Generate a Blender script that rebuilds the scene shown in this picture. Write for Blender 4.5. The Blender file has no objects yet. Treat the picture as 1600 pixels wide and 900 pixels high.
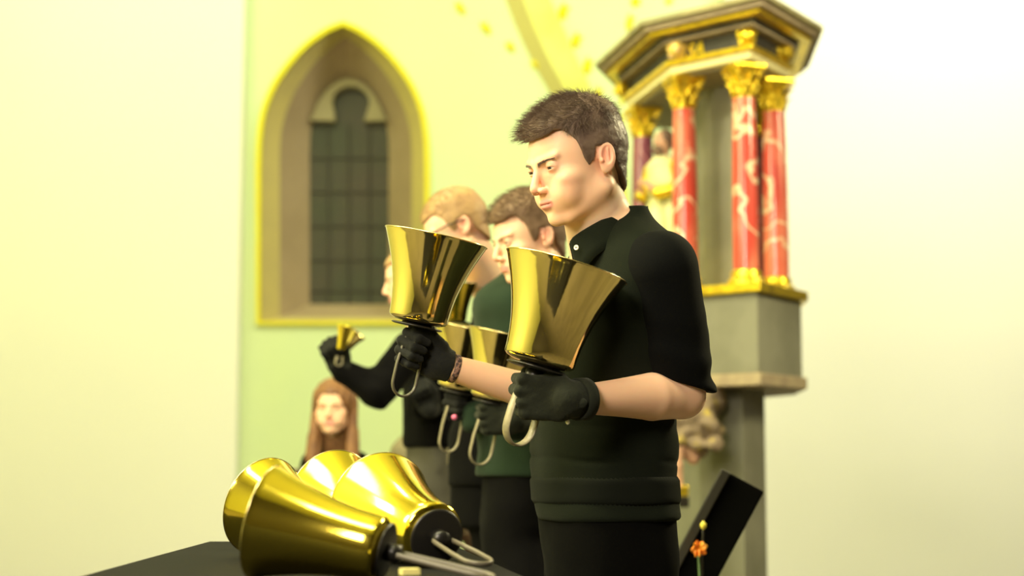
import bpy, bmesh, math, random
import numpy as np
from mathutils import Vector, Matrix
C = bpy.context.scene.collection
random.seed(7); RNG = np.random.default_rng(7)

# ------------------------------------------------------------------ camera
FPX = 2550.0; PITCH = math.radians(6.0); CAMH = 1.15
cd = bpy.data.cameras.new('camera'); cam = bpy.data.objects.new('camera', cd); C.objects.link(cam)
cam.location = (0, 0, CAMH); cam.rotation_euler = (math.pi/2 + PITCH, 0, 0)
cd.sensor_width = 36.0; cd.lens = FPX*36/1600; cd.clip_end = 60
cd.dof.use_dof = True; cd.dof.focus_distance = 2.93; cd.dof.aperture_fstop = 2.9
bpy.context.scene.camera = cam
# ------------------------------------------------------------------ world, exposure
w = bpy.data.worlds.new('world'); bpy.context.scene.world = w; w.use_nodes = True
w.node_tree.nodes['Background'].inputs[0].default_value = (1.0, .85, .6, 1)
w.node_tree.nodes['Background'].inputs[1].default_value = .15
vs = bpy.context.scene.view_settings
vs.view_transform = 'Standard'; vs.look = 'None'; vs.gamma = 1; vs.exposure = 0.0
# ------------------------------------------------------------------ lights (unseen area lights, some purely added, all out of the frame)
def area(name, loc, to, sx, sy, e, col):
    l = bpy.data.lights.new(name, 'AREA'); l.shape = 'RECTANGLE'; l.size = sx; l.size_y = sy
    l.energy = e; l.color = col
    o = bpy.data.objects.new(name, l); C.objects.link(o); o.location = loc
    o.rotation_euler = (Vector(to)-Vector(loc)).to_track_quat('-Z', 'Y').to_euler()
    return o
WARM = (1.0, .90, .55)
area('key_lamp', (-1.5, -.7, 3.1), (.2, 3.1, 1.5), 1.2, 1.2, 190, (1, .87, .68))
area('left_wall_fill', (-3.0, 2.0, 6.4), (-4.4, 2.4, 1.6), .8, 8.0, 520, (1, .95, .60))  # added fill: brightens the left wall that the bells mirror
area('left_lamp', (-3.9, 3.4, 3.4), (0, 3.1, 1.4), .7, 1.2, 120, (1, .90, .55))
area('right_back_lamp', (3.1, 5.2, 3.4), (.3, 3.2, 1.6), .8, .8, 170, (1, .88, .5))
area('vault_fill', (-1.0, 4.0, 5.2), (-1.0, 4.0, 8), 3.0, 5.0, 170, (1, .92, .6))  # added fill: lifts the ceiling for soft overhead light and bell reflections
area('left_floor_fill', (-2.4, 2.6, 4.2), (-2.3, 2.6, 0), 1.2, 2.4, 170, (1, .90, .55))  # added fill over the left floor, for brighter reflections in the bells
area('altar_lamp', (-1.2, 4.6, 4.6), (.7, 7.0, 2.4), .5, .5, 80, (1, .9, .6))
area('wall_wash_left', (-3.2, 9.5, 6.6), (-2.4, 13, 1.6), 2.4, .8, 125, (.90, .95, .60))
area('wall_wash_middle', (0.6, 9.5, 6.8), (.8, 13, 2.8), 3.0, .8, 76, (.90, .95, .60))
area('right_wall_fill', (4.0, 9.5, 6.6), (3.4, 13, 2.6), 3.0, .8, 260, (1, .97, .75))  # added fill: pushes the unseen right bay towards white

# ------------------------------------------------------------------ pixel helpers (a pixel at a depth -> a world point)
FW = np.array([0, math.cos(PITCH), math.sin(PITCH)]); UP = np.array([0, -math.sin(PITCH), math.cos(PITCH)])
def P(px, py, d):
    return np.array([(px-800)/FPX*d, 0, CAMH]) + FW*d + UP*((450-py)/FPX*d)
def PY(px, py, Y):                       # on the vertical plane y = Y
    v = np.array([(px-800)/FPX, 0, 0]) + FW + UP*((450-py)/FPX); return np.array([0, 0, CAMH]) + v*(Y/v[1])
def PZ(px, py, Z):
    v = np.array([(px-800)/FPX, 0, 0]) + FW + UP*((450-py)/FPX); return np.array([0, 0, CAMH]) + v*((Z-CAMH)/v[2])
# ------------------------------------------------------------------ materials
def mat(name, col, rough=.6, metal=0, bump=None, var=None, spec=.5, sss=0, sheen=0, emit=None, vcol=False, coat=0, aniso=None, trans=0):
    m = bpy.data.materials.new(name); m.use_nodes = True; nt = m.node_tree; b = nt.nodes['Principled BSDF']
    b.inputs['Base Color'].default_value = (*col, 1); b.inputs['Roughness'].default_value = rough
    b.inputs['Metallic'].default_value = metal; b.inputs['Specular IOR Level'].default_value = spec
    b.inputs['Coat Weight'].default_value = coat
    if trans: b.inputs['Transmission Weight'].default_value = trans
    if sss:
        b.inputs['Subsurface Weight'].default_value = sss
        b.inputs['Subsurface Radius'].default_value = (1, .35, .2); b.inputs['Subsurface Scale'].default_value = .008
    if sheen:
        b.inputs['Sheen Weight'].default_value = sheen; b.inputs['Sheen Roughness'].default_value = .5
        b.inputs['Sheen Tint'].default_value = (.8, .85, .7, 1)
    tc = nt.nodes.new('ShaderNodeTexCoord'); L = nt.links.new
    last = None
    if vcol:
        a = nt.nodes.new('ShaderNodeAttribute'); a.attribute_name = 'tint'
        mx = nt.nodes.new('ShaderNodeMix'); mx.data_type = 'RGBA'; mx.blend_type = 'MULTIPLY'; mx.inputs[0].default_value = 1
        mx.inputs[6].default_value = (*col, 1); L(a.outputs['Color'], mx.inputs[7]); last = mx.outputs[2]
    if var:                               # (scale, second colour, contrast low, contrast high[, stretch])
        n = nt.nodes.new('ShaderNodeTexNoise'); n.inputs['Scale'].default_value = var[0]; n.inputs['Detail'].default_value = 6
        if len(var) > 4:
            mp = nt.nodes.new('ShaderNodeMapping'); mp.inputs['Scale'].default_value = var[4]
            L(tc.outputs['Object'], mp.inputs['Vector']); L(mp.outputs[0], n.inputs['Vector'])
        else: L(tc.outputs['Object'], n.inputs['Vector'])
        r = nt.nodes.new('ShaderNodeMapRange'); r.inputs[1].default_value = var[2]; r.inputs[2].default_value = var[3]
        L(n.outputs[0], r.inputs[0])
        mx = nt.nodes.new('ShaderNodeMix'); mx.data_type = 'RGBA'; L(r.outputs[0], mx.inputs[0])
        mx.inputs[6].default_value = (*col, 1)
        if last: L(last, mx.inputs[6])
        mx.inputs[7].default_value = (*var[1], 1); last = mx.outputs[2]
    if last: L(last, b.inputs['Base Color'])
    if bump:                              # (kind, scale, strength, distance)
        if bump[0] == 'noise':
            n = nt.nodes.new('ShaderNodeTexNoise'); n.inputs['Detail'].default_value = 5
        elif bump[0] == 'voronoi': n = nt.nodes.new('ShaderNodeTexVoronoi')
        else:
            n = nt.nodes.new('ShaderNodeTexWave'); n.bands_direction = bump[4] if len(bump) > 4 else 'X'
            n.inputs['Distortion'].default_value = .4
        n.inputs['Scale'].default_value = bump[1]; L(tc.outputs['Object'], n.inputs['Vector'])
        bp = nt.nodes.new('ShaderNodeBump'); bp.inputs['Strength'].default_value = bump[2]; bp.inputs['Distance'].default_value = bump[3]
        L(n.outputs[0], bp.inputs['Height']); L(bp.outputs[0], b.inputs['Normal'])
    if emit:
        b.inputs['Emission Color'].default_value = (*emit[0], 1); b.inputs['Emission Strength'].default_value = emit[1]
    return m
M = {}
M['wall'] = mat('cream_plaster', (.66, .79, .47), .9, bump=('noise', 3, .15, .02), var=(.8, (.69, .80, .44), .4, .7))
M['whitewash'] = mat('whitewash', (.90, .90, .84), .9, bump=('noise', 3, .15, .02))
M['yellow_paint'] = mat('yellow_line_paint', (.80, .70, .01), .8, var=(6, (.78, .72, .02), .4, .6))
M['ochre'] = mat('ochre_stone', (.70, .72, .15), .85, var=(2, (.72, .75, .22), .4, .6))
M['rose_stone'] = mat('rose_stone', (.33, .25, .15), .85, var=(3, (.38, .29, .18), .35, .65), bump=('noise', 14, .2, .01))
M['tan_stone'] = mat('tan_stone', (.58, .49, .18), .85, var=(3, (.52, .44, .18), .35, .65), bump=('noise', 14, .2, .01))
M['tracery'] = mat('tracery_stone', (.32, .28, .16), .85, bump=('noise', 20, .2, .01))
M['glass'] = mat('night_window_glass', (.060, .050, .034), .5, spec=.3, var=(2.2, (.045, .05, .028), .35, .65))
M['floor'] = mat('stone_floor', (.13, .11, .085), .5, var=(2, (.10, .085, .065), .4, .6))
M['dim_wall'] = mat('nave_plaster', (.16, .14, .11), .9)
M['side_wall'] = mat('side_wall_plaster', (.80, .80, .34), .9)
M['brass'] = mat('polished_brass', (.90, .76, .30), .09, 1.0, var=(5, (.86, .72, .32), .4, .6), bump=('noise', 9, .03, .02))
M['brass_rim'] = mat('brass_rim', (.85, .70, .35), .22, 1.0)
M['brass_table'] = mat('polished_gold_brass', (1.0, .80, .10), .13, 1.0, bump=('noise', 7, .03, .02))
M['black_rubber'] = mat('black_rubber', (.012, .011, .010), .35, spec=.5)
M['loop'] = mat('grey_leather_strap', (.19, .17, .11), .38, bump=('noise', 90, .2, .001), var=(60, (.25, .22, .14), .4, .6))
M['loop_dark'] = mat('dark_leather_strap', (.075, .068, .05), .35)
M['gold'] = mat('gilding', (.95, .70, .05), .30, .85, var=(22, (.55, .38, .04), .50, .72), bump=('noise', 40, .4, .006))
M['skin'] = mat('skin', (.86, .54, .36), .48, sss=.22, spec=.35, vcol=True, bump=('noise', 260, .10, .0006))
M['hair'] = mat('brown_hair', (.125, .082, .062), .5, spec=.35, var=(30, (.18, .125, .09), .4, .65))
M['hair_mid'] = mat('mid_brown_hair', (.17, .105, .06), .55, spec=.3, var=(30, (.22, .14, .085), .4, .65))
M['hair_fair'] = mat('fair_hair', (.42, .27, .12), .55, spec=.3, var=(30, (.36, .22, .11), .4, .65))
M['hair_long'] = mat('long_brown_hair', (.24, .12, .05), .5, spec=.3, var=(20, (.16, .075, .035), .4, .65))
M['shirt'] = mat('dark_olive_knit', (.0085, .0110, .0072), .9, spec=.04, sheen=.03, bump=('noise', 420, .35, .0012))
M['sleeve'] = mat('black_knit', (.004, .0045, .0045), .9, spec=.05, sheen=.02, bump=('noise', 420, .35, .0012))
M['green_shirt'] = mat('dark_green_shirt', (.014, .027, .016), .9, spec=.06, sheen=.08)
M['black_cloth'] = mat('black_cloth', (.003, .003, .0033), .9, spec=.06, sheen=.012, bump=('noise', 300, .3, .001))
M['trouser'] = mat('black_trousers', (.0032, .0033, .003), .9, spec=.03, sheen=.012, bump=('noise', 500, .3, .0008))
M['grey_trouser'] = mat('grey_trousers', (.06, .058, .042), .85)
M['glove'] = mat('black_fleece_glove', (.013, .015, .010), .9, spec=.15, sheen=.08, bump=('noise', 330, .6, .0014))
M['glove_dark'] = mat('black_dark_glove', (.009, .010, .009), .9, spec=.25, sheen=.06, bump=('noise', 330, .6, .0014))
M['eye_white'] = mat('eye_white', (.62, .55, .48), .2)
M['iris'] = mat('dark_iris', (.03, .022, .018), .15)
M['white'] = mat('white_button', (.85, .85, .75), .3)
M['dark'] = mat('dark_plastic', (.02, .017, .014), .3)
# ------------------------------------------------------------------ object helpers
def tag(o, label=None, cat=None, group=None, kind=None):
    if label: o['label'] = label
    if cat: o['category'] = cat
    if group: o['group'] = group
    if kind: o['kind'] = kind
    return o
def empty(name, loc, label, cat, group=None):
    o = bpy.data.objects.new(name, None); C.objects.link(o); o.location = tuple(float(v) for v in loc); o.empty_display_size = .05
    return tag(o, label, cat, group)
def mk(name, V, F, m, parent=None, smooth=True, tint=None):
    """V in world coordinates; stored relative to the parent."""
    V = np.asarray(V, dtype=np.float64).reshape(-1, 3)
    off = np.array(parent_world(parent)) if parent is not None else np.zeros(3)
    me = bpy.data.meshes.new(name)
    if isinstance(F, np.ndarray):
        me.vertices.add(len(V)); me.vertices.foreach_set('co', (V-off).ravel().astype(np.float32))
        k = F.shape[1]; me.loops.add(F.size); me.loops.foreach_set('vertex_index', F.ravel().astype(np.int32))
        me.polygons.add(len(F)); me.polygons.foreach_set('loop_start', np.arange(0, F.size, k, dtype=np.int32))
        me.polygons.foreach_set('loop_total', np.full(len(F), k, dtype=np.int32)); me.update(calc_edges=True); me.validate()
    else:
        me.from_pydata([tuple(v) for v in (V-off)], [], F)
    if smooth: me.polygons.foreach_set('use_smooth', [True]*len(me.polygons))
    if tint is not None:
        a = me.color_attributes.new('tint', 'FLOAT_COLOR', 'POINT')
        a.data.foreach_set('color', np.concatenate([tint, np.ones((len(tint), 1))], 1).ravel().astype(np.float32))
    me.materials.append(m)
    o = bpy.data.objects.new(name, me); C.objects.link(o)
    if parent is not None: o.parent = parent
    me.update()
    return o
def parent_world(p):
    v = np.zeros(3)
    while p is not None:
        v = v + np.array(p.location); p = p.parent
    return v
def copy_tree(o, parent=None, delta=None):
    c = o.copy(); C.objects.link(c); c.parent = parent
    if delta is not None: c.location = Vector(o.location) + Vector(delta)
    for ch in list(o.children): copy_tree(ch, c)
    return c
class MB:                                 # collects polygons
    def __init__(s): s.V = []; s.F = []
    def add(s, V, F):
        n = len(s.V); s.V += [tuple(v) for v in V]; s.F += [tuple(i+n for i in f) for f in F]; return s
    def box(s, c, h, R=None):
        c = np.array(c, float); R = np.eye(3) if R is None else np.array(R)
        V = [c + R @ (np.array([x, y, z])*h) for x in (-1, 1) for y in (-1, 1) for z in (-1, 1)]
        return s.add(V, [(0, 1, 3, 2), (4, 6, 7, 5), (0, 4, 5, 1), (2, 3, 7, 6), (0, 2, 6, 4), (1, 5, 7, 3)])
    def lathe(s, prof, c, R=None, n=32, close=False):
        c = np.array(c, float); R = np.eye(3) if R is None else np.array(R)
        V = []; F = []
        for r, z in prof:
            for k in range(n):
                a = 2*math.pi*k/n; V.append(c + R @ np.array([r*math.cos(a), r*math.sin(a), z]))
        for i in range(len(prof)-1):
            for k in range(n):
                k2 = (k+1) % n; F.append((i*n+k, i*n+k2, (i+1)*n+k2, (i+1)*n+k))
        return s.add(V, F)
    def sweep(s, path, sec, up=(0, 0, 1), closed=False, scale=None):
        """sweep a closed 2-D section [(u,v)] along a path"""
        path = [np.array(p, float) for p in path]; n = len(path); m = len(sec); V = []; F = []
        for i, p in enumerate(path):
            a = path[(i-1) % n] if (closed or i > 0) else path[i]; b = path[(i+1) % n] if (closed or i < n-1) else path[i]
            t = b-a; t = t/np.linalg.norm(t); u = np.cross(up, t)
            u = u/(np.linalg.norm(u)+1e-9); v = np.cross(t, u); k = 1 if scale is None else scale[i]
            V += [p + u*x*k + v*y*k for x, y in sec]
        for i in range(n if closed else n-1):
            j = (i+1) % n
            for q in range(m):
                q2 = (q+1) % m; F.append((i*m+q, i*m+q2, j*m+q2, j*m+q))
        if not closed: F += [tuple(reversed(range(m))), tuple(range((n-1)*m, n*m))]
        return s.add(V, F)
    def tube(s, path, r, n=8, scale=None, closed=False, up=(0.01, .02, 1)):
        return s.sweep(path, [(r*math.cos(2*math.pi*k/n), r*math.sin(2*math.pi*k/n)) for k in range(n)], up, closed, scale)
    def prism(s, poly, z0, z1):           # polygon of (x,y), vertical prism
        n = len(poly); V = [(x, y, z0) for x, y in poly] + [(x, y, z1) for x, y in poly]
        return s.add(V, [tuple(reversed(range(n))), tuple(range(n, 2*n))] + [(i, (i+1) % n, n+(i+1) % n, n+i) for i in range(n)])
    def build(s, name, m, parent=None, smooth=False, bevel=0):
        o = mk(name, np.array(s.V), s.F, m, parent, smooth)
        if bevel:
            b = o.modifiers.new('bevel', 'BEVEL'); b.width = bevel; b.segments = 2; b.limit_method = 'ANGLE'
        return o
def rot(axis, deg):
    return np.array(Matrix.Rotation(math.radians(deg), 3, axis))
def frame(z, x=(1, 0, 0)):                # rotation whose local z is z
    z = np.array(z, float); z /= np.linalg.norm(z); x = np.array(x, float); y = np.cross(z, x); y /= np.linalg.norm(y); x = np.cross(y, z)
    return np.stack([x, y, z], 1)
# ------------------------------------------------------------------ signed distance modelling
def sph(p, c, r): return np.linalg.norm(p-np.array(c, np.float32), axis=1) - r
def ell(p, c, r, R=None):
    q = p-np.array(c, np.float32)
    if R is not None: q = q @ np.array(R, np.float32)
    r = np.array(r, np.float32); k0 = np.linalg.norm(q/r, axis=1); k1 = np.linalg.norm(q/(r*r), axis=1)+1e-6
    return k0*(k0-1)/k1
def cap(p, a, b, ra, rb=None):
    rb = ra if rb is None else rb
    a = np.array(a, np.float32); b = np.array(b, np.float32); d = b-a
    t = np.clip(((p-a) @ d)/float(d @ d), 0, 1)
    return np.linalg.norm(p-a-t[:, None]*d, axis=1) - (ra+(rb-ra)*t)
def rbox(p, c, h, r, R=None):
    q = p-np.array(c, np.float32)
    if R is not None: q = q @ np.array(R, np.float32)
    q = np.abs(q)-(np.array(h, np.float32)-r)
    return np.linalg.norm(np.maximum(q, 0), axis=1) + np.minimum(q.max(axis=1), 0) - r
def smin(a, b, k):
    h = np.clip(.5+.5*(b-a)/k, 0, 1); return b+(a-b)*h-k*h*(1-h)
def smax(a, b, k): return -smin(-a, -b, k)
LAT = RNG.random((32, 32, 32)).astype(np.float32)*2-1
def noise(p, s):
    q = p*s; i = np.floor(q).astype(np.int32); f = (q-i).astype(np.float32); f = f*f*(3-2*f); i &= 31; j = (i+1) & 31
    r = 0
    for a in (0, 1):
        X = j[:, 0] if a else i[:, 0]; wx = f[:, 0] if a else 1-f[:, 0]
        for b in (0, 1):
            Y = j[:, 1] if b else i[:, 1]; wy = f[:, 1] if b else 1-f[:, 1]
            for c in (0, 1):
                Z = j[:, 2] if c else i[:, 2]; wz = f[:, 2] if c else 1-f[:, 2]
                r = r + LAT[X, Y, Z]*wx*wy*wz
    return r
def nets(fn, lo, hi, h):
    """surface nets: polygonise fn(p)<0 inside the box; coarse pass first so only cells near the surface are refined"""
    lo = np.array(lo, float); hi = np.array(hi, float); n = np.ceil((hi-lo)/h).astype(int)+1
    K = 6; nc = n//K+2
    gc = np.stack(np.meshgrid(*[lo[i]+np.arange(nc[i])*h*K+h*K/2 for i in range(3)], indexing='ij'), -1).reshape(-1, 3).astype(np.float32)
    near = (np.abs(fn(gc)) < h*K*1.35).reshape(nc)
    full = np.kron(near, np.ones((K, K, K), bool))[:n[0], :n[1], :n[2]]
    far = np.kron(fn(gc).reshape(nc).astype(np.float32), np.ones((K, K, K), np.float32))[:n[0], :n[1], :n[2]]
    idx = np.argwhere(full); V = far.copy()
    V[full] = fn((lo+idx*h).astype(np.float32))
    V[0], V[-1] = 1, 1; V[:, 0], V[:, -1] = 1, 1; V[:, :, 0], V[:, :, -1] = 1, 1
    S = V < 0
    c = [S[a:S.shape[0]-1+a, b:S.shape[1]-1+b, d:S.shape[2]-1+d] for a in (0, 1) for b in (0, 1) for d in (0, 1)]
    cnt = sum(x.astype(np.int8) for x in c); act = (cnt > 0) & (cnt < 8)
    cells = np.argwhere(act); cid = -np.ones(act.shape, np.int64); cid[act] = np.arange(len(cells))
    pos = np.zeros((len(cells), 3)); num = np.zeros(len(cells))
    cor = [(a, b, d) for a in (0, 1) for b in (0, 1) for d in (0, 1)]
    for i in range(8):
        for j in range(i+1, 8):
            if sum(abs(cor[i][k]-cor[j][k]) for k in range(3)) != 1: continue
            A = V[tuple((cells+cor[i]).T)]; B = V[tuple((cells+cor[j]).T)]; m = (A < 0) != (B < 0)
            t = np.where(m, A/(np.where(m, A-B, 1)), 0)[:, None]
            pos += m[:, None]*(np.array(cor[i])+t*(np.array(cor[j])-np.array(cor[i]))); num += m
    pos = lo+(cells+pos/num[:, None])*h
    F = []
    for ax in range(3):
        u, v = (ax+1) % 3, (ax+2) % 3
        sl = [slice(None)]*3; sl2 = [slice(None)]*3; sl[ax] = slice(0, -1); sl2[ax] = slice(1, None)
        A = S[tuple(sl)]; B = S[tuple(sl2)]; e = np.argwhere(A != B)
        e = e[(e[:, u] > 0) & (e[:, v] > 0) & (e[:, u] < S.shape[u]-1) & (e[:, v] < S.shape[v]-1)]
        du = np.zeros(3, int); du[u] = 1; dv = np.zeros(3, int); dv[v] = 1
        q = np.stack([cid[tuple(x.T)] for x in (e-du-dv, e-dv, e, e-du)], 1)
        flip = ~A[tuple(e.T)]; q[flip] = q[flip][:, ::-1]; F.append(q)
    F = np.concatenate(F); F = F[(F >= 0).all(1)]
    return pos, F
def join(parts):                          # [(V,F,tint)]
    V = []; F = []; T = []; n = 0
    for v, f, t in parts:
        V.append(v); F.append(f+n); T.append(t if t is not None else np.ones((len(v), 3))); n += len(v)
    return np.concatenate(V), np.concatenate(F), np.concatenate(T)

M['unlit_wall'] = mat('darkened_wall', (.045, .035, .03), .6)  # dark colour stands in for unlit walls, keeps bell reflections dark
M['loop_grey'] = mat('dull_grey_strap', (.12, .105, .075), .4)
# ------------------------------------------------------------------ heads (local frame in cm: x forward, y left, z up, eyes at z = 0)
def hframe(psi, theta, roll=0):
    ps, th = math.radians(psi), math.radians(theta)
    f = np.array([-math.cos(ps), -math.sin(ps), 0]); l = np.array([math.sin(ps), -math.cos(ps), 0]); z = np.array([0, 0, 1.])
    F = f*math.cos(th)-z*math.sin(th); U = z*math.cos(th)+f*math.sin(th)
    R = np.stack([F, l, U], 1)
    if roll: R = R @ rot('X', roll)
    return R
def mir(q): a = q.copy(); a[:, 1] = np.abs(a[:, 1]); return a
EYE = (7.15, 3.2, 0.0)
def head_sdf(q, fine=True, slit=.21):
    m = mir(q)
    d = ell(q, (-1.4, 0, 3.3), (9.3, 7.35, 8.2))
    d = smin(d, ell(q, (3.0, 0, 1.6), (5.9, 6.1, 6.6)), 1.6)          # forehead
    d = smin(d, ell(q, (2.6, 0, -3.6), (5.7, 5.9, 6.2)), 2.0)          # face
    d = smin(d, cap(m, (-1.4, 5.3, -5.4), (5.2, 1.9, -9.3), 1.5, 1.35), 2.0)   # jaw
    d = smin(d, ell(q, (6.5, 0, -9.4), (1.7, 2.1, 1.45)), 1.1)         # chin
    d = smin(d, ell(m, (5.2, 4.3, -2.7), (2.3, 1.9, 1.7)), 1.4)        # cheekbone
    d = smin(d, ell(m, (5.6, 3.2, -5.2), (2.4, 2.4, 2.6)), 1.4)        # cheek
    d = smin(d, ell(q, (6.5, 0, -6.3), (2.3, 3.0, 2.6)), 1.3)          # muzzle
    d = smax(d, -ell(m, (9.5, 3.3, -.1), (1.85, 2.0, 1.25)), .9)      # eye sockets
    d = smin(d, cap(m, (8.45, .8, 1.05), (7.1, 4.5, 1.75), .70, .62), .8)   # brow
    d = smin(d, cap(q, (8.2, 0, 1.0), (10.05, 0, -3.0), .52, .80), .8)  # nose
    d = smin(d, ell(q, (10.0, 0, -3.55), (.95, .85, .75)), .5)
    d = smin(d, ell(m, (9.15, 1.15, -3.95), (.95, .62, .62)), .45)
    d = smax(d, -ell(m, (9.55, .62, -4.65), (.55, .32, .35)), .2)
    eb = sph(m, EYE, 1.34)                                             # lids
    d = smin(d, eb, .35)
    d = smax(d, -ell(m, (EYE[0]+1.3, EYE[1], EYE[2]-.28), (1.0, 1.28, slit)), .10)
    # mouth
    d = smin(d, ell(q, (8.42, 0, -6.12), (.62, 2.0, .36)), .3)
    d = smin(d, ell(q, (8.30, 0, -6.92), (.66, 1.7, .44)), .3)
    d = smax(d, -ell(q, (9.0, 0, -6.48), (.8, 2.25, .10)), .12)
    d = smax(d, -ell(q, (8.9, 0, -8.0), (.8, 1.7, .4)), .6)
    # ears
    R = rot('Y', -14) @ rot('Z', -16)
    c = (-1.7, 7.45, -.45)
    e = ell(m, c, (1.62, .60, 2.75), R)
    e = smin(e, ell(m, (-1.05, 7.15, -2.45), (.85, .45, .9)), .4)
    e = smax(e, -ell(m, (-1.62, 8.0, .05), (1.12, .62, 1.85), R), .12)
    e = smin(e, cap(m, (-2.15, 7.55, 1.1), (-1.9, 7.6, -1.0), .24), .2)
    e = smin(e, sph(m, (-.35, 7.6, -.9), .42), .3)
    d = smin(d, e, .5)
    return d
def skin_tint(q):
    m = mir(q); T = np.ones((len(q), 3))
    lip = np.exp(-np.clip(ell(q, (8.7, 0, -6.5), (1.6, 2.05, .82)), 0, 9)**2/.06)*(q[:, 0] > 7)
    T *= 1-lip[:, None]*np.array([.12, .42, .25])
    red = np.exp(-((m-np.array([6.6, 4.2, -3.2]))**2).sum(1)/6)*.35+np.exp(-((q-np.array([10, 0, -3.6]))**2).sum(1)/3)*.5
    ear = np.exp(-((m-np.array([-1.4, 7.9, 0]))**2).sum(1)/4.0)*1.0
    T *= 1-(red+ear)[:, None]*np.array([.04, .34, .30])
    lid = np.exp(-((m-np.array([8.0, 3.2, .1]))**2).sum(1)/1.6)*.5
    T *= 1-lid[:, None]*np.array([.18, .32, .30])
    return T
HX = [-12, -9, -7, -4.6, -3.4, .2, .5, 1.7, 2.5, 3.4, 5.0, 6.5, 8.0, 12]
HZ = [-9.5, -8.2, -5.6, -2.2, 1.9, 1.9, -.3, -1.3, .2, 3.6, 6.0, 6.2, 5.4, 4.6]
def sst(a, b, x): t = np.clip((x-a)/(b-a), 0, 1); return t*t*(3-2*t)
def hair_sdf(q, top=1.5, side=.35, low=0.0, puff=0.0):
    zl = np.interp(q[:, 0], HX, HZ)+low*(q[:, 0] > 3)
    t = side+(top-side)*sst(4.5, 9.0, q[:, 2]+.12*q[:, 0])
    d = smin(ell(q, (-1.4, 0, 3.3), (9.3, 7.35, 8.2)), ell(q, (3.0, 0, 1.6), (5.9, 6.1, 6.6)), 1.6)-t
    d = smin(d, cap(q, (-3.2, 0, -1.0), (-2.7, 0, -6.8), 6.2, 5.5)-side*.5, 1.0)
    if puff: d = smin(d, ell(q, (6.0, 0, 7.4), (3.0, 5.2, 1.6+puff), rot('Y', 30)), 1.2)
    d = d-.10*noise(q*np.array([.5, 1.6, .7], np.float32), 1.3)-.07*noise(q*np.array([.6, 3, .9], np.float32), 2.4)
    return smax(d, (zl-q[:, 2])*.75, .18)
def strands(name, O, R, fn, n, rad, parent, m, seed=3, kt=3.0, ks=.9, fwd=.9, s=1.0, low=0.0):
    rg = np.random.default_rng(seed)
    a = rg.normal(size=(n*3, 3)); a /= np.linalg.norm(a, axis=1)[:, None]; c0 = np.array([-1.2, 0, 2.6])
    lo = np.full(len(a), 2.0); hi = np.full(len(a), 15.0)
    best = np.full(len(a), 3.0)
    for rr in np.linspace(3, 14, 45):
        best = np.where(fn((c0+a*rr).astype(np.float32)) < 0, rr, best)
    lo = best; hi = best+.26
    for _ in range(7):
        mid = (lo+hi)/2; v = fn((c0+a*mid[:, None]).astype(np.float32)); lo = np.where(v < 0, mid, lo); hi = np.where(v < 0, hi, mid)
    p = c0+a*((lo+hi)/2)[:, None]
    zl = np.interp(p[:, 0], HX, HZ)+low*(p[:, 0] > 3)
    ok = (p[:, 2] > zl+.05)
    p = p[ok][:n]; a = a[ok][:n]; zl = zl[ok][:n]; N = len(p)
    g = np.zeros_like(p)
    for k in range(3):
        e = np.zeros(3); e[k] = .15; g[:, k] = fn((p+e).astype(np.float32))-fn((p-e).astype(np.float32))
    g /= np.linalg.norm(g, axis=1)[:, None]+1e-6
    tw = np.maximum(sst(4.2, 8.5, p[:, 2]+.15*p[:, 0]), sst(4.8, 6.5, p[:, 0])); bk = sst(0, -7, p[:, 0])
    D = g*(.38+.25*tw)[:, None]+np.stack([fwd*tw*(1-.75*bk)-.35*(1-tw), .15*np.sin(p[:, 1])*tw, -.9*(1-tw)-.25*tw*(1-bk)*0-.5*bk*tw], 1)
    D += rg.normal(size=D.shape)*.16+.25*np.stack([noise(p.astype(np.float32)+7*k, .8) for k in range(3)], 1)
    D /= np.linalg.norm(D, axis=1)[:, None]
    L = (ks+(kt-ks)*tw*(1-.35*bk))*(.6+.5*rg.random(N)); L *= np.where(p[:, 2] < zl+.8, .55, 1)
    p = p-g*.25
    seg = 3; V = np.zeros((N, seg+1, 3, 3)); side = np.cross(D, g); side /= np.linalg.norm(side, axis=1)[:, None]+1e-6
    bend = np.cross(side, D)*.0+np.array([.1, 0, -.55])*tw[:, None]*.5
    for i in range(seg+1):
        t = i/seg; c = p+D*(L*t)[:, None]+bend*(L*t*t)[:, None]*.5; r = rad*(1-.85*t)
        for k in range(3):
            an = 2*math.pi*k/3; V[:, i, k] = c+(side*math.cos(an)+g*math.sin(an)*.6)*r
    V = V.reshape(-1, 3); base = (np.arange(N)*(seg+1)*3)[:, None]
    fs = []
    for i in range(seg):
        for k in range(3):
            k2 = (k+1) % 3; fs.append([i*3+k, i*3+k2, (i+1)*3+k2, (i+1)*3+k])
    F = (base[:, :, None]+np.array(fs)[None]).reshape(-1, 4)
    W = O+(V*s/100) @ R.T
    return mk(name, W, F, m, parent)
def brow_strands(O, R, parent, m, n=240, s=1.0, rad=.05, seed=5):
    rg = np.random.default_rng(seed)
    for sg in (1, -1):
        V = []; F = []
        for i in range(n):
            t = rg.random(); y = 1.1+t*3.6; z = .62+1.25*t-.6*t*t+.15*rg.normal()*(1.1-t); x = 9.12-.42*t*t*3.0-.1*t
            p = np.array([x, sg*y, z]); d = np.array([-.25*t, sg*.8, .35-.5*t])+rg.normal(size=3)*.12; d /= np.linalg.norm(d)
            L = .5; q = p+d*L
            u = np.array([0, 0, 1.])*rad; v = np.array([1., 0, 0])*rad; b = len(V)
            V += [p+u, p-u, p+v, q]; F += [(b, b+1, b+3), (b+1, b+2, b+3), (b+2, b, b+3)]
        W = O+(np.array(V)*s/100) @ R.T
        mk('eyebrow', W, F, m, parent)['kind'] = 'stuff'
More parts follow.
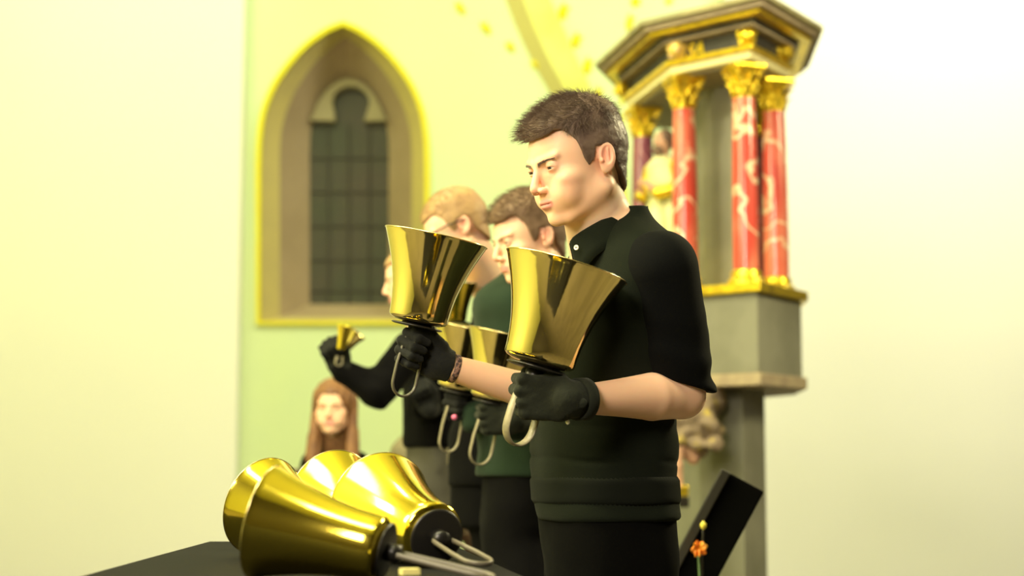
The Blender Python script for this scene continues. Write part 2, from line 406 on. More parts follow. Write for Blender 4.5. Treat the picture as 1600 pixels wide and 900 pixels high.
def eyes(O, R, parent, s=1.0, gaze=(1, 0, -.25)):
    g = np.array(gaze, float); g /= np.linalg.norm(g)
    for sg in (1, -1):
        c = np.array([EYE[0], sg*EYE[1], EYE[2]])
        mb = MB(); pr = [(1.17*math.sin(a), 1.17*math.cos(a)) for a in np.linspace(.001, math.pi-.001, 14)]
        mb.lathe([(r*s/100, z*s/100) for r, z in pr], O+(R @ c)*s/100, R @ frame(g), 20); e = mb.build('eye', M['eye_white'], parent, True)
        mb = MB(); pr = [(1.205*math.sin(a), 1.205*math.cos(a)) for a in np.linspace(.001, .52, 6)]
        mb.lathe([(r*s/100, z*s/100) for r, z in pr], O+(R @ c)*s/100, R @ frame(g), 20); mb.build('iris', M['iris'], e, True)
# ------------------------------------------------------------------ fist (local cm: x wrist -> knuckles, y palm normal, z thumb side; the grip runs along z at (7.2, 2.9))
def fist_sdf(q, relax=0.0):
    d = rbox(q, (4.6, .1, 0), (4.4, 1.45, 4.0), 1.35)
    d = smin(d, ell(q, (3.2, 1.0, 2.4), (3.0, 1.6, 2.0)), .8)           # ball of the thumb
    d = smin(d, ell(q, (1.5, .1, 0), (3.2, 1.75, 2.9)), 1.0)
    fz = [3.05, 1.05, -.95, -2.85]; fr = [1.02, 1.05, 1.0, .88]; fx = [9.0, 9.2, 8.9, 8.3]
    f = None
    for i in range(4):
        z = fz[i]; r = fr[i]; x = fx[i]; k = [1, 1.05, 1, .85][i]
        a = (x-.6, -.2, z); b = (x+.9*k, 3.3*k+.2, z*.97); c = (x-2.0*k, 5.3*k+.1, z*.95); e = (x-3.9*k, 3.9*k, z*.93)
        g = smin(smin(cap(q, a, b, r*1.12, r), cap(q, b, c, r, r*.95), .25), cap(q, c, e, r*.95, r*.82), .25)
        g = smin(g, sph(q, (x-.3, -.45, z), r*1.08), .5)
        f = g if f is None else smin(f, g, .14)
    d = smin(d, f, .35)
    t = smin(cap(q, (2.2, 1.2, 3.4), (5.2, 3.0, 4.7), 1.35, 1.15), cap(q, (5.2, 3.0, 4.7), (8.3, 4.6, 4.2), 1.15, .92), .3)
    d = smin(d, t, .35)
    return d
def glove(name, O, R, parent, m, h=.0022, wr=None, sc=1.0, cuff=3.5):
    """O = wrist, R columns = x, y, z of the hand; wr = direction point of the forearm for the cuff"""
    ax = None if wr is None else ((np.array(wr)-O) @ R)*100/sc
    def fn(p):
        q = ((p-O.astype(np.float32)) @ R.astype(np.float32))*(100/sc)
        d = fist_sdf(q)
        a = np.array([-1.0, 0, 0]) if ax is None else ax/np.linalg.norm(ax)
        e = np.array([.5, 0, 0])+a*cuff
        c = cap(q, (.5, 0, 0), e+a*1.5, 3.35, 3.45)
        d = smin(d, c, .8)
        pl = (q-e.astype(np.float32)) @ a.astype(np.float32)
        d = smax(d, pl, .15)
        d = d-.07*noise(q, .9)-.05*noise(q, 2.1)
        return d*(sc/100)
    lo = O-.145*sc; hi = O+.145*sc
    V, F = nets(fn, lo, hi, h)
    return mk(name, V, F, m, parent)
# ------------------------------------------------------------------ torso loft
class Loft:
    def __init__(s, rows, d, psi, shrink=0):
        """rows: (py, x left, x right, half breadth B[, depth shift]) from top to bottom"""
        ps = math.radians(psi); s.f = np.array([-math.cos(ps), -math.sin(ps)], np.float32); s.l = np.array([math.sin(ps), -math.cos(ps)], np.float32)
        Z = []; X = []; Y = []; A = []; B = []
        for r in rows:
            dd = d+(r[4] if len(r) > 4 else 0); c = P((r[1]+r[2])/2, r[0], dd); hw = (r[2]-r[1])/2/FPX*dd
            Z.append(c[2]); X.append(c[0]); Y.append(c[1]); 
            if psi > 60: B.append(hw); A.append(r[3]); continue
            B.append(r[3]); A.append(math.sqrt(max(hw*hw-(r[3]*math.sin(ps))**2, .0004))/math.cos(ps))
        o = np.argsort(Z); z = np.array(Z)[o]; zz = np.linspace(z[0], z[-1], 160)
        def sm(v):
            u = np.interp(zz, z, np.array(v)[o]); k = np.ones(13)/13
            return np.convolve(np.pad(u, 6, mode='edge'), k, 'valid')
        s.z = zz; s.X = sm(X); s.Y = sm(Y); s.A = sm(A); s.B = sm(B)
    def __call__(s, p, grow=0.0, n=2.3):
        z = p[:, 2]; cx = np.interp(z, s.z, s.X); cy = np.interp(z, s.z, s.Y); a = np.interp(z, s.z, s.A)+grow; b = np.interp(z, s.z, s.B)+grow
        u = (p[:, 0]-cx)*s.f[0]+(p[:, 1]-cy)*s.f[1]; v = (p[:, 0]-cx)*s.l[0]+(p[:, 1]-cy)*s.l[1]
        k = (np.abs(u/a)**n+np.abs(v/b)**n)**(1/n)
        d = (k-1)*np.minimum(a, b)
        return np.maximum(d, np.maximum(z-s.z[-1]-grow, s.z[0]-grow-z)).astype(np.float32)
def bounds(pts, pad):
    a = np.array(pts); return a.min(0)-pad, a.max(0)+pad
# ================================================================== SETTING
WY = 13.0
def st(name, mb, m, parent=None, smooth=False):
    o = mb.build(name, m, parent, smooth)
    if parent is None: o['kind'] = 'structure'
    return o
st('floor', MB().box((0, 4.5, -.05), (6, 9.2, .05)), M['floor'])
st('ceiling', MB().box((0, 4.5, 8.05), (6, 9.2, .05)), M['side_wall'])
st('wall_left', MB().box((-4.6, 4.5, 4), (.1, 9, 4)), M['side_wall'])
st('wall_right', MB().box((5.6, 4.5, 4), (.1, 9, 4)), M['unlit_wall'])
st('wall_front', MB().box((0, -4.1, 4), (5.6, .1, 4)), M['unlit_wall'])
def smooth_path(pts, n=40):
    """Catmull-Rom through pixel points"""
    p = np.array(pts, float); out = []; q = np.vstack([2*p[0]-p[1], p, 2*p[-1]-p[-2]])
    for i in range(len(p)-1):
        for t in np.linspace(0, 1, max(2, n//(len(p)-1)), endpoint=False):
            a, b, c, d = q[i:i+4]; out.append(.5*((2*b)+(c-a)*t+(2*a-5*b+4*c-d)*t*t+(3*b-a-3*c+d)*t**3))
    out.append(p[-1]); return np.array(out)
AX = 536.0
def arch(right, bottom):
    """right half outline in px (apex first, going down) -> closed loop, mirrored about AX"""
    r = smooth_path(right, 30); r = np.vstack([r, [r[-1][0], bottom]])
    l = r[::-1].copy(); l[:, 0] = 2*AX-l[:, 0]
    return np.vstack([r, l[:-1] if abs(r[0][0]-AX) < .5 else l])
def lift(loop, Y): return [PY(x, y, WY)+np.array([0, Y-WY, 0]) for x, y in loop]
A0 = arch([(AX, 38), (562, 49), (600, 78), (637, 124), (658, 170), (666, 215), (668, 260)], 505)
A1 = arch([(AX, 46), (558, 62), (592, 96), (622, 145), (637, 190), (641, 230), (641, 270)], 492)
A2 = arch([(AX, 103), (553, 108), (572, 124), (589, 152), (598, 185), (600, 220), (600, 270)], 466)
# the cream bay of the back wall, with the window opening cut out
X0, X1 = PY(386, 0, WY)[0], PY(1130, 0, WY)[0]
def wall_with_hole(name, hole, m):
    bm = bmesh.new(); hv = [bm.verts.new(tuple(v)) for v in lift(hole, WY)]
    rc = [bm.verts.new((x, WY, z)) for x, z in ((X0, 0), (X1, 0), (X1, 8), (X0, 8))]
    es = [bm.edges.new((a[i], a[(i+1) % len(a)])) for a in (hv, rc) for i in range(len(a))]
    bmesh.ops.triangle_fill(bm, use_beauty=True, use_dissolve=False, edges=es)
    me = bpy.data.meshes.new(name); bm.to_mesh(me); bm.free(); me.materials.append(m)
    o = bpy.data.objects.new(name, me); C.objects.link(o); o['kind'] = 'structure'; return o
wall_back = wall_with_hole('wall_back', A0, M['wall'])
st('wall_back_left', MB().box(((X0-4.6)/2, WY-.02, 4), ((X0+4.6)/2, .14, 4)), M['whitewash'])
st('wall_back_right', MB().box(((X1+5.6)/2, WY-.02, 4), ((5.6-X1)/2, .14, 4)), M['whitewash'])
def strip(name, La, Lb, m, parent, smooth=False):
    n = len(La); V = list(La)+list(Lb)
    return mk(name, V, [(i, (i+1) % n, n+(i+1) % n, n+i) for i in range(n)], m, parent, smooth)
win = bpy.data.objects.new('window_1', None); C.objects.link(win); win.location = tuple(PY(AX, 500, WY)); win['kind'] = 'structure'
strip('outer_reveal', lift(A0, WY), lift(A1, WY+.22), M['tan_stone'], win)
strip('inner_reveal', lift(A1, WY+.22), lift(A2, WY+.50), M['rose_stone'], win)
mb = MB(); mb.sweep([v+np.array([0, -.012, 0]) for v in lift(A0, WY)], [(.02, -.022), (.02, .022), (-.02, .022), (-.02, -.022)], up=(0, 1, 0), closed=True)
mb.build('painted_outline', M['yellow_paint'], win)
# tracery head: a stone plate with a round eye and a neck opening into the light below
bm = bmesh.new()
eye_px = [(AX-22, 172)]
for a in np.linspace(205, -25, 22): eye_px.append((AX+4+30*math.cos(math.radians(a)), 143-27*math.sin(math.radians(a))))
eye_px += [(AX+26, 172)]
top = [p for p in A2 if p[1] < 171]
right = [p for p in top if p[0] >= AX]; left = [p for p in top if p[0] < AX]
outer = [(AX-64, 171)]+left+right+[(AX+64, 171)]
def plate(name, poly, Y, th, m, parent):
    f = lift(poly, Y); n = len(f); V = f+[v+np.array([0, th, 0]) for v in f]
    bm = bmesh.new(); vs_ = [bm.verts.new(tuple(v)) for v in V]
    e = [bm.edges.new((vs_[i], vs_[(i+1) % n])) for i in range(n)]
    bmesh.ops.triangle_fill(bm, use_beauty=True, edges=e)
    for i in range(n): bm.faces.new((vs_[i], vs_[(i+1) % n], vs_[n+(i+1) % n], vs_[n+i]))
    me = bpy.data.meshes.new(name); bm.to_mesh(me); bm.free(); me.materials.append(m)
    o = bpy.data.objects.new(name, me); C.objects.link(o); o.parent = parent
    o.location = tuple(-parent_world(parent)); return o
plate('tracery', outer+eye_px[::-1], WY+.42, .12, M['tracery'], win)
mb = MB(); c = [lift([p], WY+.50)[0] for p in ((AX-66, 468), (AX+66, 468), (AX+66, 84), (AX-66, 84))]
gl = mk('glazing', c, [(0, 1, 2, 3)], M['glass'], win, False)
M['bar'] = mat('dull_lead', (.045, .038, .028), .6)
for gx in (AX-33, AX, AX+33):
    mb = MB().tube(lift([(gx, 466), (gx, 175)], WY+.485), .006, 6); mb.build('lead_bar', M['bar'], win)
for gy in (230, 285, 340, 395, 445):
    mb = MB().tube(lift([(AX-63, gy), (AX+63, gy)], WY+.485), .005, 6, up=(0, 1, 0)); mb.build('saddle_bar', M['bar'], win)
# the vault rib that runs down the wall as a pilaster
Lp = smooth_path([(752, -110), (776, -40), (790, 0), (812, 55), (838, 108), (866, 158), (892, 215), (908, 280), (914, 350), (915, 420), (915, 1000)], 90)
Mp = smooth_path([(782, -110), (803, -40), (816, 0), (836, 52), (860, 103), (886, 152), (909, 212), (924, 280), (930, 350), (931, 420), (931, 1000)], 90)
Rp = smooth_path([(822, -110), (846, -40), (858, 0), (880, 50), (902, 100), (926, 150), (951, 208), (974, 270), (981, 340), (982, 420), (982, 1000)], 90)
rib = bpy.data.objects.new('vault_rib', None); C.objects.link(rib); rib.location = tuple(PY(950, 400, WY)); rib['kind'] = 'structure'
def ribbon(name, La, Lb, m, ya, yb, side=None):
    a = lift(La, WY-ya); b = lift(Lb, WY-yb); n = len(a); V = a+b
    F = [(i, i+1, n+i+1, n+i) for i in range(n-1)]
    if side:
        s = lift(Lb, WY); V += s; F += [(n+i, n+i+1, 2*n+i+1, 2*n+i) for i in range(n-1)]
    return mk(name, V, F, m, rib, False)
ribbon('rib_chamfer', Lp, Mp, mat('rib_shade_stone', (.62, .56, .21), .9), 0.0, .10)  # the rib's less lit side, its shade put into the colour
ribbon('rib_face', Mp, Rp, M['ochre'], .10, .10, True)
# painted leaves beside the rib and along the vault line
def leaf(x, y, w_, h_, ang, m=M['yellow_paint']):
    c = PY(x, y, WY); mb = MB(); k = 1.3*WY/FPX; R = rot('Y', ang)
    pts = [(0, 1), (.35, .55), (1, .6), (.6, .1), (.8, -.5), (.3, -.5), (0, -1), (-.35, -.5), (-.6, -.15), (-.45, .45)]
    V = [c+R @ np.array([px_*w_/2*k, -.012, pz*h_/2*k]) for px_, pz in pts]; V.append(c+R @ np.array([0, -.035, 0])); n = len(pts)
    V += [v+np.array([0, .012, 0]) for v in V[:n]]
    mb.add(V, [(i, (i+1) % n, n) for i in range(n)]+[(i, (i+1) % n, n+1+(i+1) % n, n+1+i) for i in range(n)])
    return mb.build('painted_leaf', m, wall_back)
for x, y, w_, h_, a in [(879, 19, 18, 26, 12), (899, 64, 18, 24, 15), (917, 104, 17, 26, 8), (934, 148, 15, 22, 0), (963, 200, 12, 22, -4), (973, 142, 16, 44, 4), (968, 190, 10, 20, 0),
                        (992, 3, 18, 16, 0), (983, 36, 14, 26, 8), (719, 14, 13, 22, -35), (759, 45, 14, 22, -38), (797, 74, 13, 18, -38), (836, 102, 12, 16, -38), (679, -14, 13, 20, -35),
                        (1010, 118, 14, 24, 5), (1044, 2, 14, 10, 0)]:
    leaf(x, y, w_, h_, a)

# ================================================================== ALTAR
M['cornice'] = mat('cornice_grey_marble', (.30, .28, .15), .6, var=(12, (.42, .38, .2), .4, .6))
M['taupe'] = mat('taupe_marble', (.42, .34, .22), .6, var=(12, (.33, .26, .18), .4, .6))
M['slate'] = mat('dark_slate', (.035, .033, .03), .5, var=(20, (.10, .09, .07), .5, .8))
M['cream'] = mat('cream_moulding', (.80, .74, .38), .6)
M['soffit'] = mat('grey_soffit', (.28, .26, .20), .7)
def marble(name, a, b, c_):
    m = mat(name, a, .22, var=(7, b, .42, .58, (1, 1, .45)), coat=.3); nt = m.node_tree; bs = nt.nodes['Principled BSDF']
    tc = nt.nodes.new('ShaderNodeTexCoord'); wv = nt.nodes.new('ShaderNodeTexWave'); wv.inputs['Scale'].default_value = 2.2; wv.inputs['Distortion'].default_value = 26
    wv.inputs['Detail'].default_value = 4; wv.bands_direction = 'DIAGONAL'; nt.links.new(tc.outputs['Object'], wv.inputs[0])
    r = nt.nodes.new('ShaderNodeMapRange'); r.inputs[1].default_value = .88; r.inputs[2].default_value = 1.0; nt.links.new(wv.outputs['Fac'], r.inputs[0])
    mx = nt.nodes.new('ShaderNodeMix'); mx.data_type = 'RGBA'; nt.links.new(r.outputs[0], mx.inputs[0])
    nt.links.new(bs.inputs['Base Color'].links[0].from_socket, mx.inputs[6]); mx.inputs[7].default_value = (*c_, 1); nt.links.new(mx.outputs[2], bs.inputs['Base Color']); return m
M['red_marble'] = marble('red_marble', (.62, .075, .055), (.75, .20, .13), (.85, .62, .42))
M['mauve_marble'] = marble('mauve_marble', (.30, .085, .12), (.22, .06, .10), (.42, .18, .20))
M['stone_grey'] = mat('grey_stone', (.25, .25, .19), .8, var=(3, (.19, .19, .14), .4, .6))
M['carved'] = mat('carved_wood', (.24, .18, .12), .7, var=(25, (.55, .42, .06), .55, .7), bump=('noise', 30, .4, .01))
M['flesh_paint'] = mat('painted_flesh', (.62, .36, .24), .55)
CC = [np.array(v) for v in ((.62, 7.63), (.75, 7.0), (.98, 6.78), (1.15, 7.05), (1.20, 7.63))]
PL = CC+[np.array((1.08, 8.05)), np.array((.74, 8.05))]
def outset(poly, d):
    n = len(poly); out = []
    for i in range(n):
        a, b, c = poly[i-1], poly[i], poly[(i+1) % n]
        e1 = (b-a)/np.linalg.norm(b-a); e2 = (c-b)/np.linalg.norm(c-b)
        n1 = np.array([e1[1], -e1[0]]); n2 = np.array([e2[1], -e2[0]])
        m = (n1+n2)/np.linalg.norm(n1+n2); out.append(b+m*d/max(.4, m @ n1))
    return out
altar = empty('altar', (.95, 7.4, 0), 'tall baroque altar with red marble columns, gilt capitals and dark lettered frieze', 'altar')
def tier(name, z0, z1, d, m, poly=PL):
    return MB().prism([tuple(v) for v in outset(poly, d)], z0, z1).build(name, m, altar, bevel=.004)
sgn = 1
if np.cross(PL[1]-PL[0], PL[2]-PL[1]) < 0: PL = PL[::-1]
tier('architrave', 2.815, 2.85, .07, M['cream']); tier('gilt_moulding', 2.85, 2.872, .09, M['gold'])
tier('soffit_panel', 2.805, 2.816, .03, M['soffit'])
fr = tier('frieze', 2.872, 2.945, .055, M['slate'])
tier('bed_moulding', 2.945, 2.96, .10, M['taupe']); tier('cornice_shadow_strip', 2.96, 2.972, .115, M['slate'])  # the slate strip stands in for the shadow under the cornice
tier('gilt_cornice', 2.972, 2.99, .165, M['gold']); tier('cornice', 2.99, 3.012, .19, M['taupe']); tier('cornice_top', 3.012, 3.036, .215, M['cornice'])
tier('pedestal', 1.50, 1.85, .10, M['stone_grey']); tier('pedestal_moulding', 1.83, 1.87, .13, M['gold']); tier('lower_moulding', 1.45, 1.50, .12, M['taupe'])
core = [np.array(v) for v in ((.84, 7.25), (.98, 7.05), (1.08, 7.25), (1.10, 7.85), (.88, 7.85))]
MB().prism([tuple(v) for v in core], 1.85, 2.81).build('core', M['stone_grey'], altar)
MB().prism([tuple(v) for v in outset(PL, -.06)], 0, 1.46).build('plinth', M['stone_grey'], altar)
# lettering on the frieze face between the first and second column
a_, b_ = outset(PL, .055), None
f0 = CC[1]; f1 = CC[2]; e = (f1-f0)/np.linalg.norm(f1-f0); nrm = np.array([e[1], -e[0]])
if nrm[1] > 0: nrm = -nrm
f0 = f0+nrm*.06; 
best = min(np.linspace(0, .5, 200), key=lambda t: abs((f0+e*t)[0]/(f0+e*t)[1]-(1079-800)/FPX))
fc = bpy.data.curves.new('lettering', 'FONT'); fc.body = 'SA'; fc.size = .082; fc.extrude = .003; fc.shear = .25; fc.offset = .0012; fc.materials.append(M['gold'])
ft0 = bpy.data.objects.new('lettering_curve', fc); me = bpy.data.meshes.new_from_object(ft0); bpy.data.objects.remove(ft0); me.materials.clear(); me.materials.append(M['gold'])
ft = bpy.data.objects.new('lettering', me); C.objects.link(ft); ft.parent = fr
Rt = np.stack([[e[0], e[1], 0], [0, 0, 1], [nrm[0], nrm[1], 0]], 1)
pt = np.array([*(f0+e*best), 2.876]); ft.location = tuple(pt-parent_world(fr)); ft.rotation_euler = Matrix(Rt).to_euler()
# columns
def capital(c, par):
    cap_ = mk('capital', *lathe_np([(.045, 0), (.050, .004), (.050, .012), (.044, .018), (.046, .06), (.056, .105), (.07, .125)], c), M['gold'], par)
    for row, (n_, z0, hh, r0, out) in enumerate([(8, .015, .052, .047, .022), (8, .04, .065, .050, .032)]):
        for k in range(n_):
            a = 2*math.pi*(k+row*.5)/n_; R = rot('Z', math.degrees(a)); V = []; F = []
            for i in range(6):
                t = i/5; x = r0+out*t**2.2+.004; z = z0+hh*(t-.25*max(0, t-.75)*4*.5); wdt = .017*(1-.75*t**2)
                for s_ in (-1, 0, 1): V.append(np.array(c)+R @ np.array([x+(.005 if s_ == 0 else 0), s_*wdt, z]))
            for i in range(5):
                for j in (0, 1): F.append((i*3+j, i*3+j+1, i*3+j+4, i*3+j+3))
            o = mk('acanthus_leaf', V, F, M['gold'], cap_); so = o.modifiers.new('s', 'SOLIDIFY'); so.thickness = .004
    for k in range(4):
        a = math.pi/4+k*math.pi/2+.3; p0 = np.array(c)+np.array([.072*math.cos(a), .072*math.sin(a), .112])
        path = [p0+(np.array([math.cos(a), math.sin(a), 0])*math.cos(u)+np.array([0, 0, 1])*math.sin(u))*(.020*(1-u/9)) for u in np.linspace(0, 7, 18)]
        MB().tube(path, .006, 6, up=(-math.sin(a), math.cos(a), .01)).build('volute', M['gold'], cap_, True)
    MB().box(np.array(c)+np.array([0, 0, .134]), (.072, .072, .009), rot('Z', 17)).build('abacus', M['gold'], cap_, bevel=.004)
def lathe_np(prof, c, n=28):
    mb = MB().lathe(prof, c, n=n); return np.array(mb.V), mb.F
for i, (cx, cy) in enumerate([tuple(v) for v in CC]):
    col = 'red_marble' if i in (1, 2, 3) else 'mauve_marble'
    sh = mk('column_shaft', *lathe_np([(.054, 1.93), (.055, 2.1), (.054, 2.3), (.051, 2.5), (.047, 2.67)], (cx, cy, 0)), M[col], altar)
    sh['label'] = 'polished red marble shaft with pale veins' if i in (1, 2, 3) else 'mauve marble shaft'
    b = mk('column_base', *lathe_np([(.078, 1.87), (.08, 1.885), (.072, 1.90), (.062, 1.905), (.066, 1.92), (.058, 1.935)], (cx, cy, 0)), M['gold'], altar)
    capital((cx, cy, 2.665), altar)
    # corner block with a small winged head on the frieze
    out = (np.array((cx, cy))-np.array((.95, 7.5))); out /= np.linalg.norm(out)
    cc = np.array([cx+out[0]*.105, cy+out[1]*.095, 2.908]); Rf = np.stack([[out[0], out[1], 0], [-out[1], out[0], 0], [0, 0, 1]], 1)
    def cher(p):
        q = (p-cc.astype(np.float32)) @ Rf.astype(np.float32); m = mir(q)
        d = ell(q, (0, 0, 0), (.032, .026, .036)); d = smin(d, ell(q, (-.006, 0, .014), (.036, .036, .026)), .008)
        d = smin(d, sph(q, (.034, 0, -.004), .006), .004); d = smin(d, ell(m, (.028, .014, -.010), (.010, .010, .009)), .004)
        d = smax(d, -sph(m, (.036, .011, .006), .006), .003)
        for k in range(3): d = smin(d, ell(m, (-.006, .026+.003*k, -.022+.020*k), (.012, .015, .011), rot('X', 35)), .006)
        return d-.002*noise(q, 90)
    V, F = nets(cher, cc-.085, cc+.085, .0045); h = mk('winged_head', V, F, M['gold'] if i != 1 else mat('rose_gilding', (.85, .58, .28), .4, .3, var=(30, (.95, .7, .08), .45, .6)), altar)
# painted statues between the columns
def statue(px, d, ztop, H, label):
    base = np.array([(px-800)/FPX*d, d, ztop-H]); s = H
    o = empty('statue', base, label, 'statue', None)
    Rf = np.stack([[-.8, -.6, 0], [.6, -.8, 0], [0, 0, 1]], 1).astype(np.float32)
    def loc(p): return (p-base.astype(np.float32)) @ Rf/np.float32(s)
    def robe(p):
        q = loc(p); k = np.interp(q[:, 2], [0, .1, .45, .62, .78, .84], [.17, .16, .12, .10, .12, .05])
        d_ = (np.sqrt((q[:, 0]/.75)**2+q[:, 1]**2)-k-.012*np.sin(np.arctan2(q[:, 1], q[:, 0])*9+q[:, 2]*5)*(q[:, 2] < .6))*.7
        d_ = smax(d_, np.maximum(q[:, 2]-.83, -q[:, 2]), .02)
        return (d_-.008*noise(q, 9))*s
    V, F = nets(robe, base-np.array([.2, .2, .02])*s/.8, base+np.array([.2, .2, .9])*s, .006); mk('robe', V, F, mat('painted_robe', (.62, .66, .28), .6, var=(6, (.85, .80, .5), .4, .6)), o)
    def body(p):
        q = loc(p); m = mir(q)
        d_ = ell(q, (.01, 0, .915), (.052, .045, .062)); d_ = smin(d_, sph(q, (.062, 0, .91), .012), .01); d_ = smin(d_, cap(q, (0, 0, .80), (0, 0, .88), .032), .02)
        d_ = smax(d_, -sph(m, (.058, .02, .925), .012), .006)
        d_ = smin(d_, cap(m, (.11, .07, .60), (.16, .02, .66), .022, .018), .01)
        return (d_-.002*noise(q, 30))*s
    V, F = nets(body, base+np.array([-.2, -.2, .5])*s, base+np.array([.2, .2, 1.0])*s, .004); mk('body', V, F, M['flesh_paint'], o)
    def hair(p):
        q = loc(p); d_ = ell(q, (-.015, 0, .93), (.056, .056, .062)); d_ = smin(d_, ell(q, (.045, 0, .862), (.028, .032, .040)), .015)
        d_ = smax(d_, -ell(q, (.07, 0, .925), (.045, .038, .035)), .008); return (d_-.006*noise(q, 28))*s
    V, F = nets(hair, base+np.array([-.2, -.2, .7])*s, base+np.array([.2, .2, 1.05])*s, .004); mk('hair_and_beard', V, F, mat('painted_brown', (.16, .10, .07), .6), o)
    def arms(p):
        q = loc(p); m = mir(q); d_ = smin(cap(m, (0, .11, .76), (.02, .15, .62), .042, .036), cap(m, (.02, .15, .62), (.11, .07, .60), .040, .034), .02)
        return (d_-.008*noise(q, 16))*s
    V, F = nets(arms, base+np.array([-.25, -.25, .45])*s, base+np.array([.25, .25, .9])*s, .005); mk('sleeves', V, F, M['gold'], o)
    return o
statue(1040, 7.45, 2.68, .80, 'small painted saint statue with brown beard between mauve and red columns')
# carved work hanging under the pedestal
cb = np.array([(1075-800)/FPX*6.85, 6.80, 1.27])
def carved(p):
    q = p-cb.astype(np.float32)
    d = smin(ell(q, (0, 0, 0), (.13, .08, .11)), ell(q, (.03, .05, .12), (.12, .12, .10)), .05)
    for k, (x, z, a) in enumerate([(-.07, .05, 30), (.0, .06, -20), (.07, .03, 50), (-.05, -.04, -40), (.03, -.06, 20), (.08, -.07, -60), (-.09, .0, 80)]):
        d = smin(d, np.abs(ell(q, (x, -.06, z), (.045, .03, .022), rot('Y', a)))-.006, .012)
    return d-.018*noise(q, 16)-.008*noise(q, 36)
V, F = nets(carved, cb-.26, cb+.26, .006); mk('carved_console', V, F, M['carved'], altar)
# little painted leg on a gilt block (lower part of a cherub)
l0 = P(1057, 690, 6.72); l1 = P(1057, 728, 6.70); l2 = P(1062, 762, 6.69); blk = P(1063, 767, 6.69)
def leg(p):
    d = smin(cap(p, l0, l1, .032, .024), cap(p, l1, l2, .024, .015), .012); d = smin(d, ell(p, l2+np.array([-.012, -.02, 0]), (.016, .032, .013)), .01)
    return smin(d, cap(p, P(1072, 700, 6.75), P(1083, 715, 6.75), .035, .03), .02)
ch = empty('cherub_figure', blk, 'small carved cherub leg standing on a gilt block at the altar plinth', 'statue')
V, F = nets(leg, blk-.3, blk+.35, .005); mk('leg', V, F, M['flesh_paint'], ch)
MB().box(blk, (.030, .035, .022)).build('gilt_block', M['gold'], ch, bevel=.005)
MB().box(blk+np.array([0.01, .09, -.045]), (.022, .13, .022)).build('bracket', M['dark'], ch, bevel=.005)
# ================================================================== HANDBELLS
T_ = [(.577, 0), (.582, .08), (.60, .20), (.632, .33), (.68, .46), (.735, .58), (.79, .68), (.85, .78), (.91, .87), (.965, .95), (1.0, 1.0)]
def handbell(base, axis, rim, hgt, label, group=None, brass='brass', loopm='loop', L=.145, lw=.026, yaw=25, strap=.0075, name='handbell', n=64, face=None, clap=True):
    """base = centre of the bell's shoulder, axis = towards the mouth"""
    o = empty(name, base, label, 'handbell', group); x = np.cross([0, 1, 0], axis) if abs(axis[1]) < .9 else np.array([1., 0, 0])
    R = frame(axis, x if face is None else face); b = np.array(base, float)
    prof = [(.30*rim, -.10*rim), (.44*rim, -.088*rim), (.53*rim, -.055*rim), (.568*rim, -.02*rim)]+[(r*rim, t*hgt) for r, t in T_]
    t_ = .018*rim
    prof += [(rim*1.004, hgt+.006*rim), (rim*.985, hgt+.009*rim)]+[(r*rim-t_*1.6, t*hgt) for r, t in T_[::-1]]+[(.2*rim, .02*rim)]
    MB().lathe(prof, b, R, n).build('bell_casting', M[brass], o, True)
    MB().tube([b+R @ np.array([rim*math.cos(a), rim*math.sin(a), hgt+.004*rim]) for a in np.linspace(0, 2*math.pi, n, endpoint=False)], .012*rim, 8, closed=True).build('rim', M['brass_rim'], o, True)
    g = -.16*rim
    MB().lathe([(0, g+.06*rim), (.30*rim, g+.055*rim), (.30*rim, g+.03*rim), (.47*rim, g+.022*rim), (.50*rim, g+.01*rim), (.50*rim, g-.005*rim), (.45*rim, g-.02*rim), (0, g-.025*rim)], b, R, 40).build('hand_guard', M['black_rubber'], o, True)
    MB().lathe([(0, g), (.16*rim, g), (.16*rim, g-.25*rim), (0, g-.25*rim)], b, R, 20).build('handle_block', M['black_rubber'], o, True)
    cy, sy = math.cos(math.radians(yaw)), math.sin(math.radians(yaw)); ux = R @ np.array([cy, sy, 0]); uy = R @ np.array([-sy, cy, 0]); uz = R[:, 2]
    path = [b+uz*(g-.02)-ux*lw*.75]
    for t in np.linspace(0, .6, 5): path.append(b+uz*(g-.03-t*(L-lw-.03))-ux*lw*(.8+.2*t/.6))
    zb = g-L+lw
    for a in np.linspace(math.pi, 2*math.pi, 15): path.append(b+uz*(zb+lw*1.1*math.sin(a))+ux*lw*math.cos(a))
    for t in np.linspace(.6, 0, 5): path.append(b+uz*(g-.03-t*(L-lw-.03))+ux*lw*(.8+.2*t/.6))
    path.append(b+uz*(g-.02)+ux*lw*.75)
    sec = [(strap*math.cos(a)*1.0, .0026*math.sin(a)) for a in np.linspace(0, 2*math.pi, 12, endpoint=False)]
    V = []; F = []
    for i, p in enumerate(path):
        t = path[min(i+1, len(path)-1)]-path[max(i-1, 0)]; t /= np.linalg.norm(t); nn = np.cross(t, uy); nn /= np.linalg.norm(nn)
        V += [p+uy*x_+nn*y_ for x_, y_ in sec]
    m = len(sec)
    for i in range(len(path)-1):
        for q in range(m): F.append((i*m+q, i*m+(q+1) % m, (i+1)*m+(q+1) % m, (i+1)*m+q))
    mk('handle_loop', V, F, M[loopm], o)
    if clap:
        MB().tube([b+uz*.005, b+uz*hgt*.8], .004, 8, up=uy).build('clapper', M['dark'], o, True)
        MB().lathe([(.02*math.sin(a), -.02*math.cos(a)) for a in np.linspace(.01, 3.13, 9)], b+uz*hgt*.8, R, 16).build('clapper_ball', M['dark'], o, True)
    return o
def lean(deg, toward=0.0):                # axis leaning right by deg in the picture, and towards (+) the camera
    a = math.radians(deg); v = UP*math.cos(a)+np.array([1., 0, 0])*math.sin(a)-FW*toward; return v/np.linalg.norm(v)
